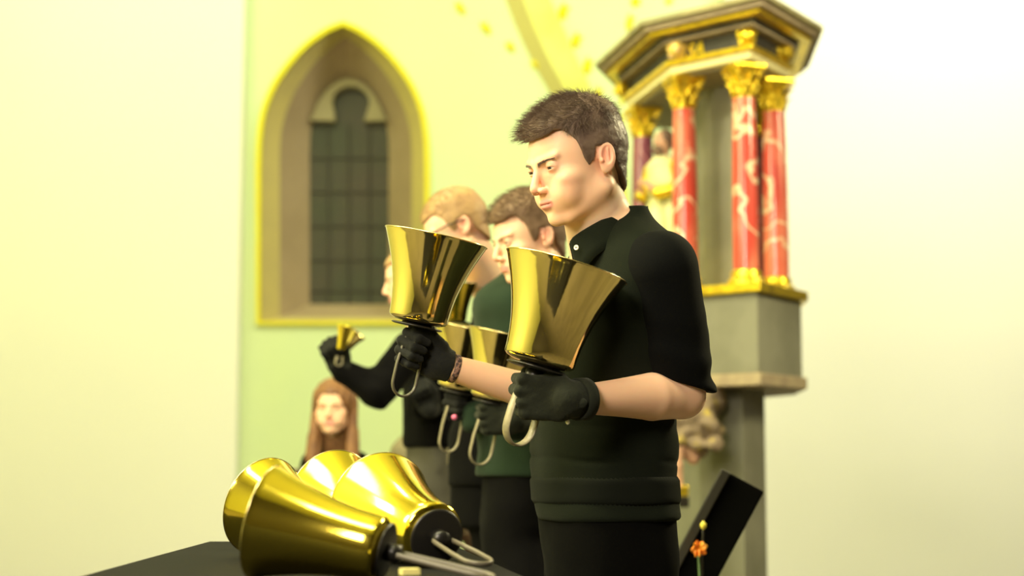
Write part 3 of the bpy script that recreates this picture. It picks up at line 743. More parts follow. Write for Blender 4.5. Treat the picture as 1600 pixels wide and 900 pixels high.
AXR = lean(16.5, -.10); AXL = lean(12.3, -.05)
BR = P(843, 561, 2.80); BL = P(654, 497, 3.12)
handbell(BR, AXR, .1075, .166, 'large brass handbell in the nearest ringer\'s left hand, mouth up, light grey strap', L=.132, lw=.031, yaw=42, strap=.0095)
handbell(BL, AXL, .0995, .158, 'brass handbell in the nearest ringer\'s right hand, dark mirrored side, mouth up', loopm='loop_dark', L=.134, lw=.024, yaw=28, strap=.005)

# ================================================================== PEOPLE
def lg_(a): return bool(a.get('long'))
def person(label, d, psi, rows, head, neck, arms, hip, feet, hem, mats, hh=.0022, bh=.008, hairspec=None, glasses=False, fine=True, name='person', gloves=(), fold=1.0, sit=False, skirt=None, band=None):
    O, hpsi, hth, hs = head; R = hframe(hpsi, hth); Rf = R.astype(np.float32); Of = O.astype(np.float32)
    foot = np.array([hip[0], hip[1], 0.0]); root = empty(name, foot, label, 'person')
    lf = Loft(rows, d, psi)
    def q_(p): return ((p-Of) @ Rf)*(100/hs)
    n0, n1, nr0, nr1 = neck
    def skin_head(p):
        q = q_(p); dd = head_sdf(q)*(hs/100)
        dd = smin(dd, cap(p, n0, n1, nr0, nr1), .022)
        return dd
    hc = O+R @ np.array([-.5, 0, 0])/100*hs
    lo = np.minimum(hc-np.array([.135, .12, .155])*hs, n1-np.array([.09, .09, .02])); hi = np.maximum(hc+np.array([.135, .12, .15])*hs, n1+np.array([.09, .09, .02]))
    V1, F1 = nets(skin_head, lo, hi, hh); q1 = ((V1-O) @ R)*100/hs; parts = [(V1, F1, skin_tint(q1))]
    # torso, arms and legs of the same skin mesh
    def skin_body(p):
        dd = lf(p, -.016 if band else -.032)
        dd = smin(dd, cap(p, n0, n1, nr0, nr1), .03)
        for a in arms:
            lg = a.get('long'); ra = min(.05, a.get('rs', .07)-.018); rb = min(.04 if lg_(a) else .028, a.get('re', .06)-.018)
            dd = smin(dd, smin(cap(p, a['sh'], a['el'], ra, rb), cap(p, a['el'], a['wr'], rb if lg else .026, .024 if lg else .014), .02), .02)
        for kx, fx in feet:
            dd = smin(dd, smin(cap(p, hip+(np.array(kx)-hip)*.05, kx, .07, .055), cap(p, kx, fx, .05, .036), .02), .03)
        return dd
    pts = [n1, hip]+[a[k] for a in arms for k in ('sh', 'el', 'wr')]+[np.array(f) for kf in feet for f in kf]+[np.array([lf.X.min(), lf.Y.min(), lf.z[0]]), np.array([lf.X.max(), lf.Y.max(), lf.z[-1]])]
    lo, hi = bounds(pts, .2); hi[2] = max(a[2] for a in pts)+.05
    V2, F2 = nets(skin_body, lo, hi, bh*1.6)
    parts.append((V2, F2, None))
    for a in arms:                        # the bare forearms at full detail
        if a.get('bare'):
            def fa(p, a=a): return cap(p, a['el'], a['wr'], a.get('r0', .043), a.get('r1', .029))-.0015*noise(p, 14)
            def fb(p, a=a):
                e, w_ = a['el'], a['wr']; mid = e+(w_-e)*.28
                dd = smin(smin(cap(p, e, mid, a['r0']*.97, a['r0']), cap(p, mid, w_, a['r0'], a['r1']), .003), cap(p, e+(np.array(a['sh'])-e)*.22, e, .040, a['r0']*.95), .012)
                return dd-.001*noise(p, 16)
            lo, hi = bounds([a['el'], a['wr']], .075); V3, F3 = nets(fb, lo, hi, .0035); parts.append((V3, F3, None))
    V, F, T = join(parts); mk('body', V, F, M['skin'], root, tint=T)
    # shirt
    hz = hem
    def shirt(p):
        dd = lf(p)
        g = noise(p*np.array([1, 1, 2.2], np.float32), 7)*.006+noise(p*np.array([1, 1, 1.6], np.float32), 17)*.0022
        if band is not None: g = g*(1-.85*np.exp(-((p[:, 2]-band)/.035)**2))
        dd = dd-g*fold
        if band is not None:
            for zf, am, w_ in ((band+.052, .0035, .005), (band+.115, .0012, .007)):
                zz = zf+.012*noise(p*np.array([1, 1, 0], np.float32), 8); dd = dd+am*np.exp(-((p[:, 2]-zz)/w_)**2)*(.5+.5*noise(p*np.array([1, 1, 0], np.float32)+3, 9))
        return smax(dd, hz-p[:, 2]+.004*noise(p, 9), .01)
    lo = np.array([lf.X.min()-.30, lf.Y.min()-.30, hz-.03]); hi = np.array([lf.X.max()+.30, lf.Y.max()+.30, lf.z[-1]+.03])
    V, F = nets(shirt, lo, hi, bh*.75); mk('shirt', V, F, mats['shirt'], root)
    for a in arms:
        L_ = a.get('len', 1.0)
        def slv(p, a=a):
            s_, e = np.array(a['sh']), np.array(a['el']); rs, re_ = a.get('rs', .072), a.get('re', .062)
            dd = cap(p, s_, e, rs, re_)
            if a.get('long'): dd = smin(dd, cap(p, e, a['wr'], re_*.92, .040), .03)
            elif a.get('over'): dd = smin(dd, cap(p, e, e+(np.array(a['wr'])-e)*a['over'], re_, re_*.97), .03)
            t = (p-s_.astype(np.float32)) @ ((e-s_)/np.linalg.norm(e-s_)).astype(np.float32)
            w_ = noise(p*np.array([.7, .7, 1.5], np.float32), 12)
            dd = dd-.0045*np.sin(t*95+w_*3.2)*sst(.05, .28, t)*fold-w_*.004*fold
            if not a.get('long'):
                if a.get('cut') is not None:
                    cp, cn = a['cut']; dd = smax(dd, ((p-np.array(cp, np.float32)) @ np.array(cn, np.float32)), .006)
            return dd
        pp = [a['sh'], a['el']]+([a['wr']] if a.get('long') else []); lo, hi = bounds(pp, .125)
        V, F = nets(slv, lo, hi, bh*.75 if a.get('fine') else bh); mk('sleeve', V, F, mats['sleeve'], root)
    # trousers
    def trs(p):
        dd = smin(ell(p, hip, (.10, .13, .10)), smax(lf(p, -.005 if band else -.014), p[:, 2]-(hem+.05), .01), .02) if not sit else ell(p, hip, (.13, .16, .12))
        for kx, fx in feet:
            tp = np.array(hip)+(np.array(kx)-hip)*.12
            dd = smin(dd, smin(cap(p, tp+np.array([0, 0, -.02]), kx, .098, .078), cap(p, kx, fx, .078, .062), .03), .035)
        dd = dd-.006*noise(p*np.array([1, 1, .6], np.float32), 9)*fold-.002*noise(p, 24)
        return smax(dd, .05-p[:, 2], .01)
    pts = [hip]+[np.array(f) for kf in feet for f in kf]; lo, hi = bounds(pts, .19)
    V, F = nets(trs, lo, hi, bh*1.3); mk('trousers', V, F, mats['trousers'], root)
    fdir = np.array([-math.cos(math.radians(psi)), -math.sin(math.radians(psi)), 0])
    for kx, fx in feet:
        c = np.array([fx[0], fx[1], .045])+fdir*.06; Rb = np.stack([fdir, [-fdir[1], fdir[0], 0], [0, 0, 1]], 1)
        def shoe(p): return smax(smin(ell(p, c, (.14, .048, .05), Rb), cap(p, [fx[0], fx[1], .04], [fx[0], fx[1], .11], .045, .042), .03), .0-p[:, 2], .005)
        V, F = nets(shoe, c-.2, c+.2, .01); mk('shoe', V, F, M['dark'], root)
    # face
    eyes(O, R, root, hs)
    hp = dict(top=1.5, side=.35, puff=0.0, n=7000, rad=.055, m=M['hair'], kt=2.6, ks=.9, low=0.0); hp.update(hairspec or {})
    fnh = lambda q: hair_sdf(q, hp['top'], hp['side'], hp['low'], hp['puff'])
    V, F = nets(lambda p: fnh(q_(p))*(hs/100), hc-np.array([.145, .145, .12])*hs, hc+np.array([.145, .145, .165])*hs, hh*1.2)
    hr = mk('hair', V, F, hp['m'], root)
    if hp['n']: strands('hair_strands', O, R, fnh, hp['n'], hp['rad'], hr, hp['m'], kt=hp['kt'], ks=hp['ks'], s=hs, low=hp['low'])['kind'] = 'stuff'
    brow_strands(O, R, root, hp['m'], 260 if fine else 90, hs, .045 if fine else .07)
    if glasses:
        g = bpy.data.objects.new('glasses', None); C.objects.link(g); g.location = tuple(O); tag(g, 'dark thin framed glasses worn by ' + glasses, 'glasses')
        def W(v): return O+(R @ np.array(v, float))*hs/100
        for s_ in (1, -1):
            MB().tube([W((-2.2, s_*8.0, 1.2)), W((3, s_*7.5, 1.4)), W((8.9, s_*6.2, .9))], .0022, 6).build('temple_arm', M['dark'], g, True)
            MB().tube([W((9.4-.3*abs(math.cos(a)), s_*(3.5+2.6*math.cos(a)), 1.9*math.sin(a))) for a in np.linspace(0, 2*math.pi, 20, endpoint=False)], .0018, 6, closed=True, up=tuple(R[:, 0])).build('lens_rim', M['dark'], g, True)
    root['R_'] = 0; del root['R_']
    return root, lf, R
def zc(py, d): return P(800, py, d)[2]
def fr_(X, Z, right=True):
    X = np.array(X, float); X /= np.linalg.norm(X); Z = np.array(Z, float); Z = Z-X*(Z @ X); Z /= np.linalg.norm(Z)
    Y = np.cross(Z, X)*(1 if right else -1); return np.stack([X, Y, Z], 1)
def hand(X, Z, toward):                   # toward: palm faces the camera
    R = fr_(X, Z); return R if (R[1, 1] < 0) == toward else fr_(X, Z, False)
RL = hand((-.985, .06, .06), lean(6), False); OL = P(829, 619, 2.80)-RL @ np.array([7.2, 2.9, 0])*.97/100
RR_ = hand((-.88, 0, .42), lean(14), True); ORr = P(645, 548, 3.12)-RR_ @ np.array([7.2, 2.9, 0])*.92/100
# ---- nearest ringer
D1 = 3.05
O1 = P(901, 254, 3.0)
rows1 = [(330, 950, 1000, .062, .02), (350, 925, 1022, .085, 0), (374, 905, 1048, .125, 0), (396, 893, 1064, .170, 0), (432, 880, 1068, .190), (480, 862, 1064, .185), (540, 846, 1062, .175), (600, 836, 1057, .165), (660, 832, 1050, .160), (720, 833, 1049, .165), (770, 837, 1052, .17), (815, 840, 1054, .17), (870, 846, 1056, .17), (910, 850, 1050, .165)]
hip1 = P(948, 858, D1); ks = 2550/D1
wrL = OL+np.array([-.005, .003, 0]); elL = P(1066, 618, 2.955); shL = P(1031, 421, 2.92)
wrR = ORr+np.array([.006, 0, -.003]); elR = P(905, 636, 3.22); shR = P(925, 440, 3.24)
def kn(px, dd, z): p = P(px, 880, dd); return np.array([p[0], p[1], z])
cutL = (P(1075, 603, 2.93), np.array([-.25, 0, -1.])/math.hypot(.25, 1))
armsL = dict(sh=shL, el=elL, wr=wrL, r0=.042, r1=.0205, bare=True, rs=.071, re=.062, fine=True, cut=cutL)
armsR = dict(sh=shR, el=elR, wr=wrR, r0=.038, r1=.0245, bare=True, rs=.062, re=.055, fine=True)
p1, lf1, R1 = person('young man nearest the camera in dark polo shirt ringing two large handbells', D1, 18, rows1, (O1, 30, 14, 1.0),
    (P(920, 294, 3.01), P(952, 400, 3.06), .056, .074), [armsL, armsR], hip1,
    [(kn(1000, 2.98, .50), kn(995, 2.98, .09)), (kn(912, 3.16, .50), kn(905, 3.16, .09))], zc(813, D1), dict(shirt=M['shirt'], sleeve=M['sleeve'], trousers=M['trouser']),
    hh=.0017, bh=.0055, band=zc(765, D1), hairspec=dict(top=1.1, side=.3, n=14000, rad=.05, kt=3.0, ks=.8, puff=.1))
def orphan_band(name, c, ax, ra, th, wdt, m, parent):
    R = frame(ax, (0, 0, 1) if abs(ax[2]) < .9 else (1, 0, 0))
    return MB().lathe([(ra, -wdt/2), (ra+th, -wdt/2+.002), (ra+th, wdt/2-.002), (ra, wdt/2)], c, R, 40).build(name, m, parent, True)
# gloves of the nearest ringer
glove('left_glove', OL, RL, p1, M['glove'], .0019, elL, .97, 3.2)
glove('right_glove', ORr, RR_, p1, M['glove_dark'], .0019, elR, .92, 1.6)
axl = (elL-wrL)/np.linalg.norm(elL-wrL); axr = (elR-wrR)/np.linalg.norm(elR-wrR)
orphan_band('glove_strap', OL+axl*.024, axl, .0335, .003, .024, M['glove'], p1)
s_ = OL+axl*.024+np.array([0, -.0365, -.008]); MB().lathe([(.0, .004), (.007, .003), (.009, 0), (.009, -.003)], s_, frame((0, -1, 0), (1, 0, 0)), 18).build('strap_snap', M['glove'], p1, True)
MB().lathe([(.004*math.sin(a), .005*math.cos(a)) for a in np.linspace(.01, 3.13, 9)], P(887, 659, 2.775), None, 14).build('strap_bead', M['white'], p1, True)
orphan_band('wristband', wrR+axr*.012, axr, .0262, .002, .012, mat('woven_wristband', (.30, .17, .13), .8, bump=('voronoi', 260, .8, .002), var=(160, (.05, .03, .03), .45, .55)), p1)
# collar, buttons, ribbed hem of the nearest ringer
def collar(nape, front, hw, fall, m, parent, gap=10, tip=.028, h=.003):
    c = (nape+front)/2; e1 = (front-c); e2 = np.array([0, -1., 0])*hw; up = np.cross(e2, e1); up /= np.linalg.norm(up)
    if up[2] < 0: up = -up
    V = []; n = 60; prof = [(1.0, -.012, 0), (1.0, .0, 0), (1.03, .006, 0), (1.09, .003, .0), (1.15, -.2, 1), (1.24, -.6, 1), (1.32, -1.0, 1)]
    for i in range(n+1):
        f = math.radians(gap+(360-2*gap)*i/n); k = max(0, math.cos(f))**4
        rdir = e1*math.cos(f)+e2*math.sin(f)
        for s, dz, isf in prof:
            L = (fall+tip*k)
            V.append(c+rdir*s+up*(dz if not isf else dz*L)+ (np.array([0, 0, -1.])*L*.35*(-dz) if isf else 0))
    m_ = len(prof); F = [(i*m_+j, i*m_+j+1, (i+1)*m_+j+1, (i+1)*m_+j) for i in range(n) for j in range(m_-1)]
    o = mk('collar', V, F, m, parent); so = o.modifiers.new('s', 'SOLIDIFY'); so.thickness = h; so.offset = 1
    return o
collar(P(992, 332, 3.08), P(897, 380, 3.00), .068, .034, M['shirt'], p1)
def button(c, r, m, parent, nrm=(-.5, -.85, 0)):
    b = MB().lathe([(0, .0015), (r*.55, .0012), (r*.8, .003), (r, .002), (r, 0), (0, 0)], c, frame(nrm, (0, 0, 1)), 20).build('button', m, parent, True)
    for s in (-1, 1): MB().lathe([(0, .0022), (r*.16, .0022), (r*.16, .001)], np.array(c)+np.array([s*r*.2, -.0005, 0]), frame(nrm, (0, 0, 1)), 8).build('button_hole', M['dark'], b)
button(P(901, 387, 2.935), .0048, M['white'], p1)
M['rib'] = mat('ribbed_knit', (.0075, .009, .0065), .9, spec=.04, sheen=.03)
def loft_band(name, lf, z0, z1, grow, m, parent, ribs=0, n=260):
    V = []; zs = np.linspace(z0, z1, 8)
    for zi, z in enumerate(zs):
        cx, cy, a, b = (np.interp(z, lf.z, v) for v in (lf.X, lf.Y, lf.A, lf.B)); gg = grow if 0 < zi < 7 else -.001; a += gg; b += gg
        for k in range(n):
            t = 2*math.pi*k/n; r = (abs(math.cos(t)/a)**2.3+abs(math.sin(t)/b)**2.3)**(-1/2.3)+(.0016*(k % 2) if ribs else 0)
            u, v = r*math.cos(t), r*math.sin(t); V.append((cx+lf.f[0]*u+lf.l[0]*v, cy+lf.f[1]*u+lf.l[1]*v, z))
    F = [(i*n+k, i*n+(k+1) % n, (i+1)*n+(k+1) % n, (i+1)*n+k) for i in range(7) for k in range(n)]
    o = mk(name, V, F, m, parent); so = o.modifiers.new('s', 'SOLIDIFY'); so.thickness = .0015; return o
loft_band('ribbed_waistband', lf1, zc(787, D1), zc(744, D1), .0032, M['rib'], p1, 1)
# ---- second ringer
D2 = 4.25
rows2 = [(418, 800, 850, .06), (436, 765, 880, .12), (452, 750, 900, .155), (480, 742, 912, .17), (600, 744, 900, .16), (700, 748, 890, .15), (745, 745, 890, .15), (830, 745, 890, .15)]
wr2l = P(806, 660, 3.99); el2l = P(880, 650, 4.15); wr2r = P(742, 652, 4.22); el2r = P(800, 640, 4.42)
p2, lf2, R2 = person('second ringer, brown-haired youth in dark green shirt looking down behind the two large bells', D2, 35, rows2, (P(826, 373, 4.19), 25, 12, 1.0),
    (P(845, 405, 4.2), P(840, 470, 4.25), .055, .065),
    [dict(sh=P(884, 470, 4.15), el=el2l, wr=wr2l, long=True, rs=.06, re=.05), dict(sh=P(772, 478, 4.38), el=el2r, wr=wr2r, long=True, rs=.058, re=.048)],
    P(818, 800, D2), [((.06, 4.1, .5), (.06, 4.15, .09)), ((-.01, 4.32, .5), (-.02, 4.36, .09))], zc(745, D2), dict(shirt=M['green_shirt'], sleeve=M['green_shirt'], trousers=M['black_cloth']),
    hh=.003, bh=.009, hairspec=dict(top=1.7, side=.6, n=5000, rad=.07, m=M['hair_mid'], puff=.3, kt=2.6, ks=1.1), fine=False)
A2_ = lean(13, -.05)
b2l = P(771, 620, 3.98); b2r = P(718, 603, 4.22)
handbell(b2l, A2_, .098, .155, 'brass handbell behind the big right-hand bell, held in the second ringer\'s left glove', L=.150, lw=.030, yaw=32, strap=.006, n=48)
handbell(b2r, lean(11), .098, .155, 'brass handbell with striped golden reflections between the two large bells', L=.155, lw=.028, yaw=32, strap=.006, n=48)
RL2 = fr_((-.98, .06, -.02), lean(8)); RL2 = RL2 if RL2[1, 1] > 0 else fr_((-.98, .06, -.02), lean(8), False)
O2L = b2l-A2_*.055-RL2 @ np.array([7.2, 2.9, 0])/100
RR2 = fr_((-.98, 0, .1), lean(8)); RR2 = RR2 if RR2[1, 1] < 0 else fr_((-.98, 0, .1), lean(8), False)
O2R = b2r-lean(11)*.055-RR2 @ np.array([7.2, 2.9, 0])/100
glove('left_glove', O2L, RL2, p2, M['glove'], .003, el2l, .95, 3); glove('right_glove', O2R, RR2, p2, M['glove_dark'], .003, el2r, .95, 2)
ps_ = O2R+RR2 @ np.array([4.2, 4.6, -3.0])/100
MB().lathe([(.007*math.sin(a), .007*math.cos(a)) for a in np.linspace(.01, 3.13, 9)], P(710, 652, 4.12), None, 14).build('pink_fingertip', mat('pink', (.75, .16, .32), .6), p2, True)
# ---- third ringer
D3 = 4.85
rows3 = [(438, 745, 800, .06), (456, 742, 850, .13), (480, 740, 862, .16), (600, 728, 850, .15), (680, 703, 845, .15), (830, 700, 845, .15)]
b3 = P(708, 498, 4.7)
p3, lf3, R3 = person('third ringer, fair short-haired person wearing glasses with head bowed', D3, 30, rows3, (P(713, 358, 4.72), 8, 24, .97),
    (P(735, 385, 4.74), P(775, 460, 4.85), .055, .065),
    [dict(sh=P(850, 490, 4.7), el=P(835, 600, 4.65), wr=P(770, 560, 4.6), long=True, rs=.055, re=.045), dict(sh=P(765, 485, 5.0), el=P(775, 590, 5.0), wr=P(735, 535, 4.76), long=True, rs=.055, re=.045)],
    P(795, 800, D3), [((.05, 4.75, .5), (.05, 4.8, .09)), ((-.06, 4.95, .5), (-.07, 5.0, .09))], zc(760, D3), dict(shirt=M['black_cloth'], sleeve=M['black_cloth'], trousers=M['black_cloth']),
    hh=.003, bh=.011, hairspec=dict(top=.9, side=.35, n=3000, rad=.08, m=M['hair_fair'], kt=1.6, ks=.6), glasses='the bowed fair-haired ringer', fine=False)
handbell(b3, lean(3), .066, .105, 'smaller golden handbell just right of the dark mirrored bell', L=.11, lw=.02, yaw=15, strap=.005, n=40, brass='brass_table')
O3 = b3-lean(3)*.05-RR2 @ np.array([7.2, 2.9, 0])*.9/100
glove('right_glove', O3, RR2, p3, M['glove_dark'], .004, P(775, 590, 5.0), .9, 2.5)
# ---- fourth ringer, arm raised
D4 = 5.6
rows4 = [(495, 645, 690, .06), (512, 632, 706, .13), (540, 626, 714, .17), (610, 628, 712, .15), (700, 628, 706, .15), (800, 630, 706, .15)]
el4 = P(590, 610, 5.35); wr4 = P(535, 580, 5.35)
p4, lf4, R4 = person('fourth ringer in black with raised bent arm, head hidden behind the dark mirrored bell', D4, 25, rows4, (P(643, 437, 5.55), 5, 8, .95),
    (P(655, 465, 5.57), P(668, 525, 5.6), .055, .065),
    [dict(sh=P(640, 545, 5.42), el=el4, wr=wr4, long=True, rs=.058, re=.058), dict(sh=P(705, 545, 5.75), el=P(712, 625, 5.7), wr=P(665, 640, 5.45), long=True, rs=.055, re=.045)],
    P(668, 760, D4), [((-.23, 5.5, .5), (-.23, 5.55, .09)), ((-.33, 5.7, .5), (-.34, 5.75, .09))], zc(700, D4), dict(shirt=M['black_cloth'], sleeve=M['black_cloth'], trousers=M['grey_trouser']),
    hh=.0045, bh=.011, hairspec=dict(top=1.3, side=.4, n=0, m=M['hair_fair']), fine=False)
X4 = np.array([-.40, 0, .92]); R4h = fr_(X4, (.9, -.1, .4)); R4h = R4h if R4h[1, 1] < 0 else fr_(X4, (.9, -.1, .4), False)
h4 = P(523, 562, 5.33); O4 = wr4+(h4-wr4)*.15
glove('left_glove', O4, R4h, p4, M['glove_dark'], .0045, el4, 1.0, 3)
handbell(P(533, 545, 5.27), lean(10), .026, .075, 'small shining handbell held upright in the raised black glove', 'small bells in the raised hand', L=.05, lw=.012, n=24, brass='brass_table', clap=False)
bb = handbell(P(543, 541, 5.33), lean(40), .030, .055, 'small dull brown handbell tilted right in the raised black glove', 'small bells in the raised hand', L=.05, lw=.012, n=24, clap=False)
glove('right_glove', P(672, 640, 5.4), R4h, p4, M['glove_dark'], .005, P(712, 625, 5.7), .95, 3)
# ---- listeners sitting by the wall
mb = MB().box((-1.0, 7.3, .225), (1.3, .75, .225)); o = mb.build('floor_platform', M['dim_wall']); o['kind'] = 'structure'
def bench(x, y, label):
    b = empty('bench', (x, y, .45), label, 'bench'); Wd = mat('dark_oak', (.10, .055, .03), .5)
    MB().box((x, y, .83), (.42, .20, .02)).build('seat', Wd, b, bevel=.006); MB().box((x, y+.24, .97), (.42, .018, .14)).build('backrest', Wd, b, bevel=.006)
    for s in (-1, 1): MB().box((x+s*.38, y, .63), (.02, .2, .18)).build('leg', Wd, b)
bench(-.56, 7.0, 'dark wooden bench under the seated listeners by the wall')
rw = [(688, 510, 536, .05), (697, 495, 552, .07), (708, 484, 566, .085), (735, 474, 575, .10), (790, 478, 570, .10), (850, 480, 570, .11)]
def kz(x, y, z): return (x, y, z)
xw = (523-800)/FPX*6.75
p5, lf5, R5 = person('seated woman with long brown hair and black cardigan by the wall', 6.75, 86, rw, (P(521, 636, 6.62), 84, 2, .98),
    (P(521, 665, 6.66), P(523, 708, 6.72), .048, .055),
    [dict(sh=P(560, 722, 6.75), el=P(570, 790, 6.7), wr=P(540, 815, 6.45), long=True, rs=.045, re=.042), dict(sh=P(486, 722, 6.75), el=P(476, 790, 6.7), wr=P(505, 815, 6.45), long=True, rs=.045, re=.042)],
    np.array([xw, 6.95, .98]), [((xw+.1, 6.5, .93), (xw+.1, 6.45, .54)), ((xw-.1, 6.5, .93), (xw-.1, 6.45, .54))], 1.0 if False else .90, dict(shirt=M['black_cloth'], sleeve=M['black_cloth'], trousers=M['black_cloth']),
    hh=.0045, bh=.012, hairspec=dict(top=.9, side=.5, n=0, m=M['hair_long']), fine=False, sit=True)
Ow = P(521, 636, 6.62)
def longhair(p):
    q = ((p-Ow.astype(np.float32)) @ R5.astype(np.float32))*100
    m = mir(q); d = ell(q, (-1.4, 0, 3.0), (10.2, 8.6, 9.0)); d = smin(d, cap(m, (-2.5, 6.8, 2), (1.5, 8.2, -21), 2.6, 2.9), 2.0); d = smin(d, ell(q, (-5, 0, -8), (4, 8, 14)), 2)
    d = d-.5*np.sin(m[:, 1]*3.1+noise(q, .15)*3)*.5
    d = smax(d, -ell(q, (9.5, 0, -1.8), (6.6, 5.8, 8.8)), .6); d = smax(d, -cap(q, (3, 0, -8), (4, 0, -22), 4.6, 4.2), .6)
    return d/100
V, F = nets(longhair, Ow-np.array([.17, .17, .30]), Ow+np.array([.17, .17, .15]), .005); mk('long_hair', V, F, M['hair_long'], p5)
rg_ = [(668, 655, 690, .05), (680, 625, 715, .08), (700, 610, 722, .11), (750, 606, 725, .12), (850, 610, 720, .12)]
M['grey_coat'] = mat('grey_coat', (.30, .27, .16), .9, spec=.2)
xg = (660-800)/FPX*6.9
p6, lf6, R6 = person('listener in grey coat seated mostly hidden behind the fourth ringer', 6.9, 75, rg_, (P(664, 622, 6.85), 75, 4, .95),
    (P(664, 650, 6.87), P(664, 690, 6.9), .048, .055),
    [dict(sh=P(625, 705, 6.9), el=P(619, 770, 6.85), wr=P(640, 800, 6.6), long=True, rs=.045, re=.042), dict(sh=P(710, 705, 6.9), el=P(715, 780, 6.85), wr=P(690, 800, 6.6), long=True, rs=.045, re=.042)],
    np.array([xg, 7.1, .98]), [((xg+.1, 6.62, .93), (xg+.1, 6.58, .54)), ((xg-.1, 6.62, .93), (xg-.1, 6.58, .54))], .90, dict(shirt=M['grey_coat'], sleeve=M['grey_coat'], trousers=M['black_cloth']),
    hh=.005, bh=.012, hairspec=dict(top=1.0, side=.5, n=0, m=M['hair_mid']), fine=False, sit=True)

# ================================================================== TABLE WITH BELLS
TZ = .985
M['table_cloth'] = mat('black_table_cloth', (.004, .004, .005), .85, spec=.08, sheen=.02, bump=('noise', 60, .3, .003))
tb = empty('table', (-.3, 2.5, 0), 'long table draped in black cloth carrying the lying bells', 'table')
poly = [(-.62, 1.75), (.07, 1.75), (.03, 2.3), (-.13, 3.35), (-.62, 3.35)]
MB().prism(poly, TZ-.03, TZ).build('tabletop', M['table_cloth'], tb, bevel=.008)
def skirt():
    V = []; n = len(poly); pts = []
    for i in range(n):
        a, b = np.array(poly[i]), np.array(poly[(i+1) % n]); e = b-a; L = np.linalg.norm(e); nn = np.array([e[1], -e[0]])/L; k = int(L/.02)
        for j in range(k):
            s = j/k*L; pts.append((a+e*j/k, nn, s))
    m = len(pts); F = []
    for r, z in enumerate((TZ-.01, TZ-.2, TZ-.45, .03)):
        for (c, nn, s) in pts:
            w_ = r*.012*math.sin(s*38+math.sin(s*9)*2)+.004+.006*r; V.append((c[0]+nn[0]*w_, c[1]+nn[1]*w_, z))
    F = [(r*m+i, r*m+(i+1) % m, (r+1)*m+(i+1) % m, (r+1)*m+i) for r in range(3) for i in range(m)]
    mk('cloth_skirt', V, F, M['table_cloth'], tb)
skirt()
for x, y in ((-.56, 1.85), (-.05, 1.85), (-.56, 3.25), (-.25, 3.25)): MB().box((x, y, TZ/2-.02), (.025, .025, TZ/2-.015)).build('leg', M['dark'], tb)
def lying(px, py, d, dirxy, rim, hgt, label, yaw=0, L=.15):
    """base px; rests on its rim and its guard"""
    b = P(px, py, d); v = np.array(dirxy, float); v /= np.linalg.norm(v); g = rim*.5
    # guard bottom and rim bottom both touch the table
    sl = (rim-g)/(hgt+.16*rim); a = math.atan(sl); ax = np.array([v[0]*math.cos(a), v[1]*math.cos(a), math.sin(a)])
    z = TZ+g/math.cos(a)+.16*rim*math.sin(a)
    return handbell((b[0], b[1], z+.002), ax, rim, hgt, label, 'bells lying on the table', brass='brass_table', L=L, lw=.022, yaw=yaw, strap=.004, loopm='loop_grey', face=np.cross([0, 0, 1], ax))
lying(676, 824, 2.50, (-.50, .86), .088, .190, 'golden handbell lying in the middle, its black handle end toward the ringer', 0)
tagB = lying(590, 870, 2.20, (-.97, .22), .078, .165, 'nearest golden handbell lying at the lower left corner, wide pale highlight')
lying(578, 790, 3.06, (-.55, .83), .092, .160, 'golden handbell lying farthest back, left of the middle one')
lying(500, 822, 2.70, (-.75, .66), .084, .150, 'golden handbell lying at the left between the nearest and the farthest')
mbt = MB().box(P(640, 893, 2.12), (.012, .008, .004), rot('Z', 20)); mbt.build('paper_tag', mat('cream_tag', (.75, .68, .25), .6), tagB)
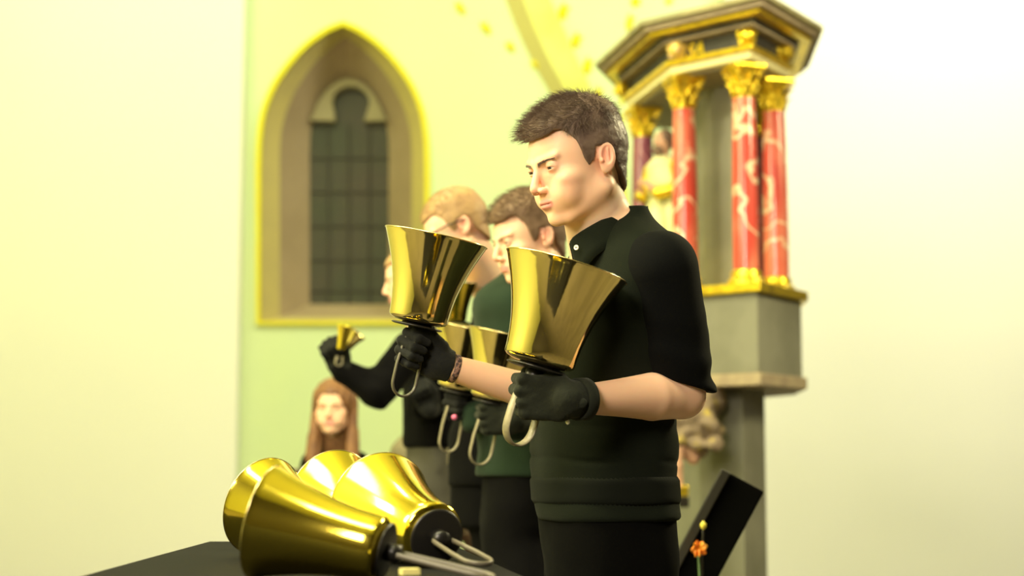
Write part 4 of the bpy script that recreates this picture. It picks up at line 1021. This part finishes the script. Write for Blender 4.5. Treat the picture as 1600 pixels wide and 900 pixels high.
# ================================================================== DARK STAND AT THE LOWER RIGHT
stn = empty('slanted_stand', (P(1130, 900, 4.0)[0], 4.0, 0), 'black slanted stand at the lower right beside the grey altar plinth', 'stand')
a0, a1 = P(1036, 912, 4.0), P(1106, 782, 4.0); dr = (a1-a0)/np.linalg.norm(a1-a0); pr_ = np.array([dr[2], 0, -dr[0]])
mb = MB(); cc_ = (a0+a1)/2+dr*-.16+pr_*.055
mb.box(cc_, (.055, .012, .36), np.stack([pr_, [0, 1, 0], dr], 1)); mb.build('slanted_board', M['black_cloth'], stn, bevel=.004)
MB().box(cc_-pr_*.052+np.array([0, -.015, 0]), (.012, .010, .36), np.stack([pr_, [0, 1, 0], dr], 1)).build('edge_rail', mat('dull_black_edge', (.03, .027, .022), .6), stn, bevel=.003)
MB().box((cc_[0]+.02, 4.05, .4), (.03, .03, .4)).build('post', M['dark'], stn); MB().box((cc_[0]+.02, 4.05, .015), (.2, .16, .015)).build('foot', M['dark'], stn, bevel=.005)
fl = P(1091, 857, 3.95); fo = empty('flower', fl, 'small orange blossom with yellow tips in front of the black slanted stand', 'flower')
MO = mat('orange_petal', (.90, .22, .02), .5, var=(60, (.95, .40, .04), .4, .6)); MYl = mat('yellow_petal', (.95, .80, .10), .5)
for k in range(9):
    a = k*2.4; r = .012; d_ = np.array([math.cos(a)*(.5+.06*k), -.6, math.sin(a)*(.5+.06*k)]); d_ /= np.linalg.norm(d_)
    V, F = lathe_np([(.001, 0), (.008, .006), (.010, .014), (.006, .022), (.001, .026)], (0, 0, 0), 10)
    mk('petal', fl+(V*np.array([1, .4, 1])) @ frame(d_, (0, 0, 1)).T, F, MO, fo)
V, F = lathe_np([(.001, 0), (.007, .006), (.008, .014), (.001, .022)], (0, 0, 0), 10); mk('bud', P(1099, 828, 3.93)+V, F, MYl, fo)
MB().tube([fl+np.array([0, .0, 0]), fl+np.array([.01, .03, -.2]), np.array([fl[0]+.03, 3.985, fl[2]-.4])], .004, 6).build('stem', mat('green_stem', (.06, .12, .03), .6), fo, True)
MB().tube([P(1099, 828, 3.93), fl+np.array([.012, .02, -.02]), fl+np.array([.01, .03, -.2])], .003, 6).build('stem', M['dark'], fo, True)
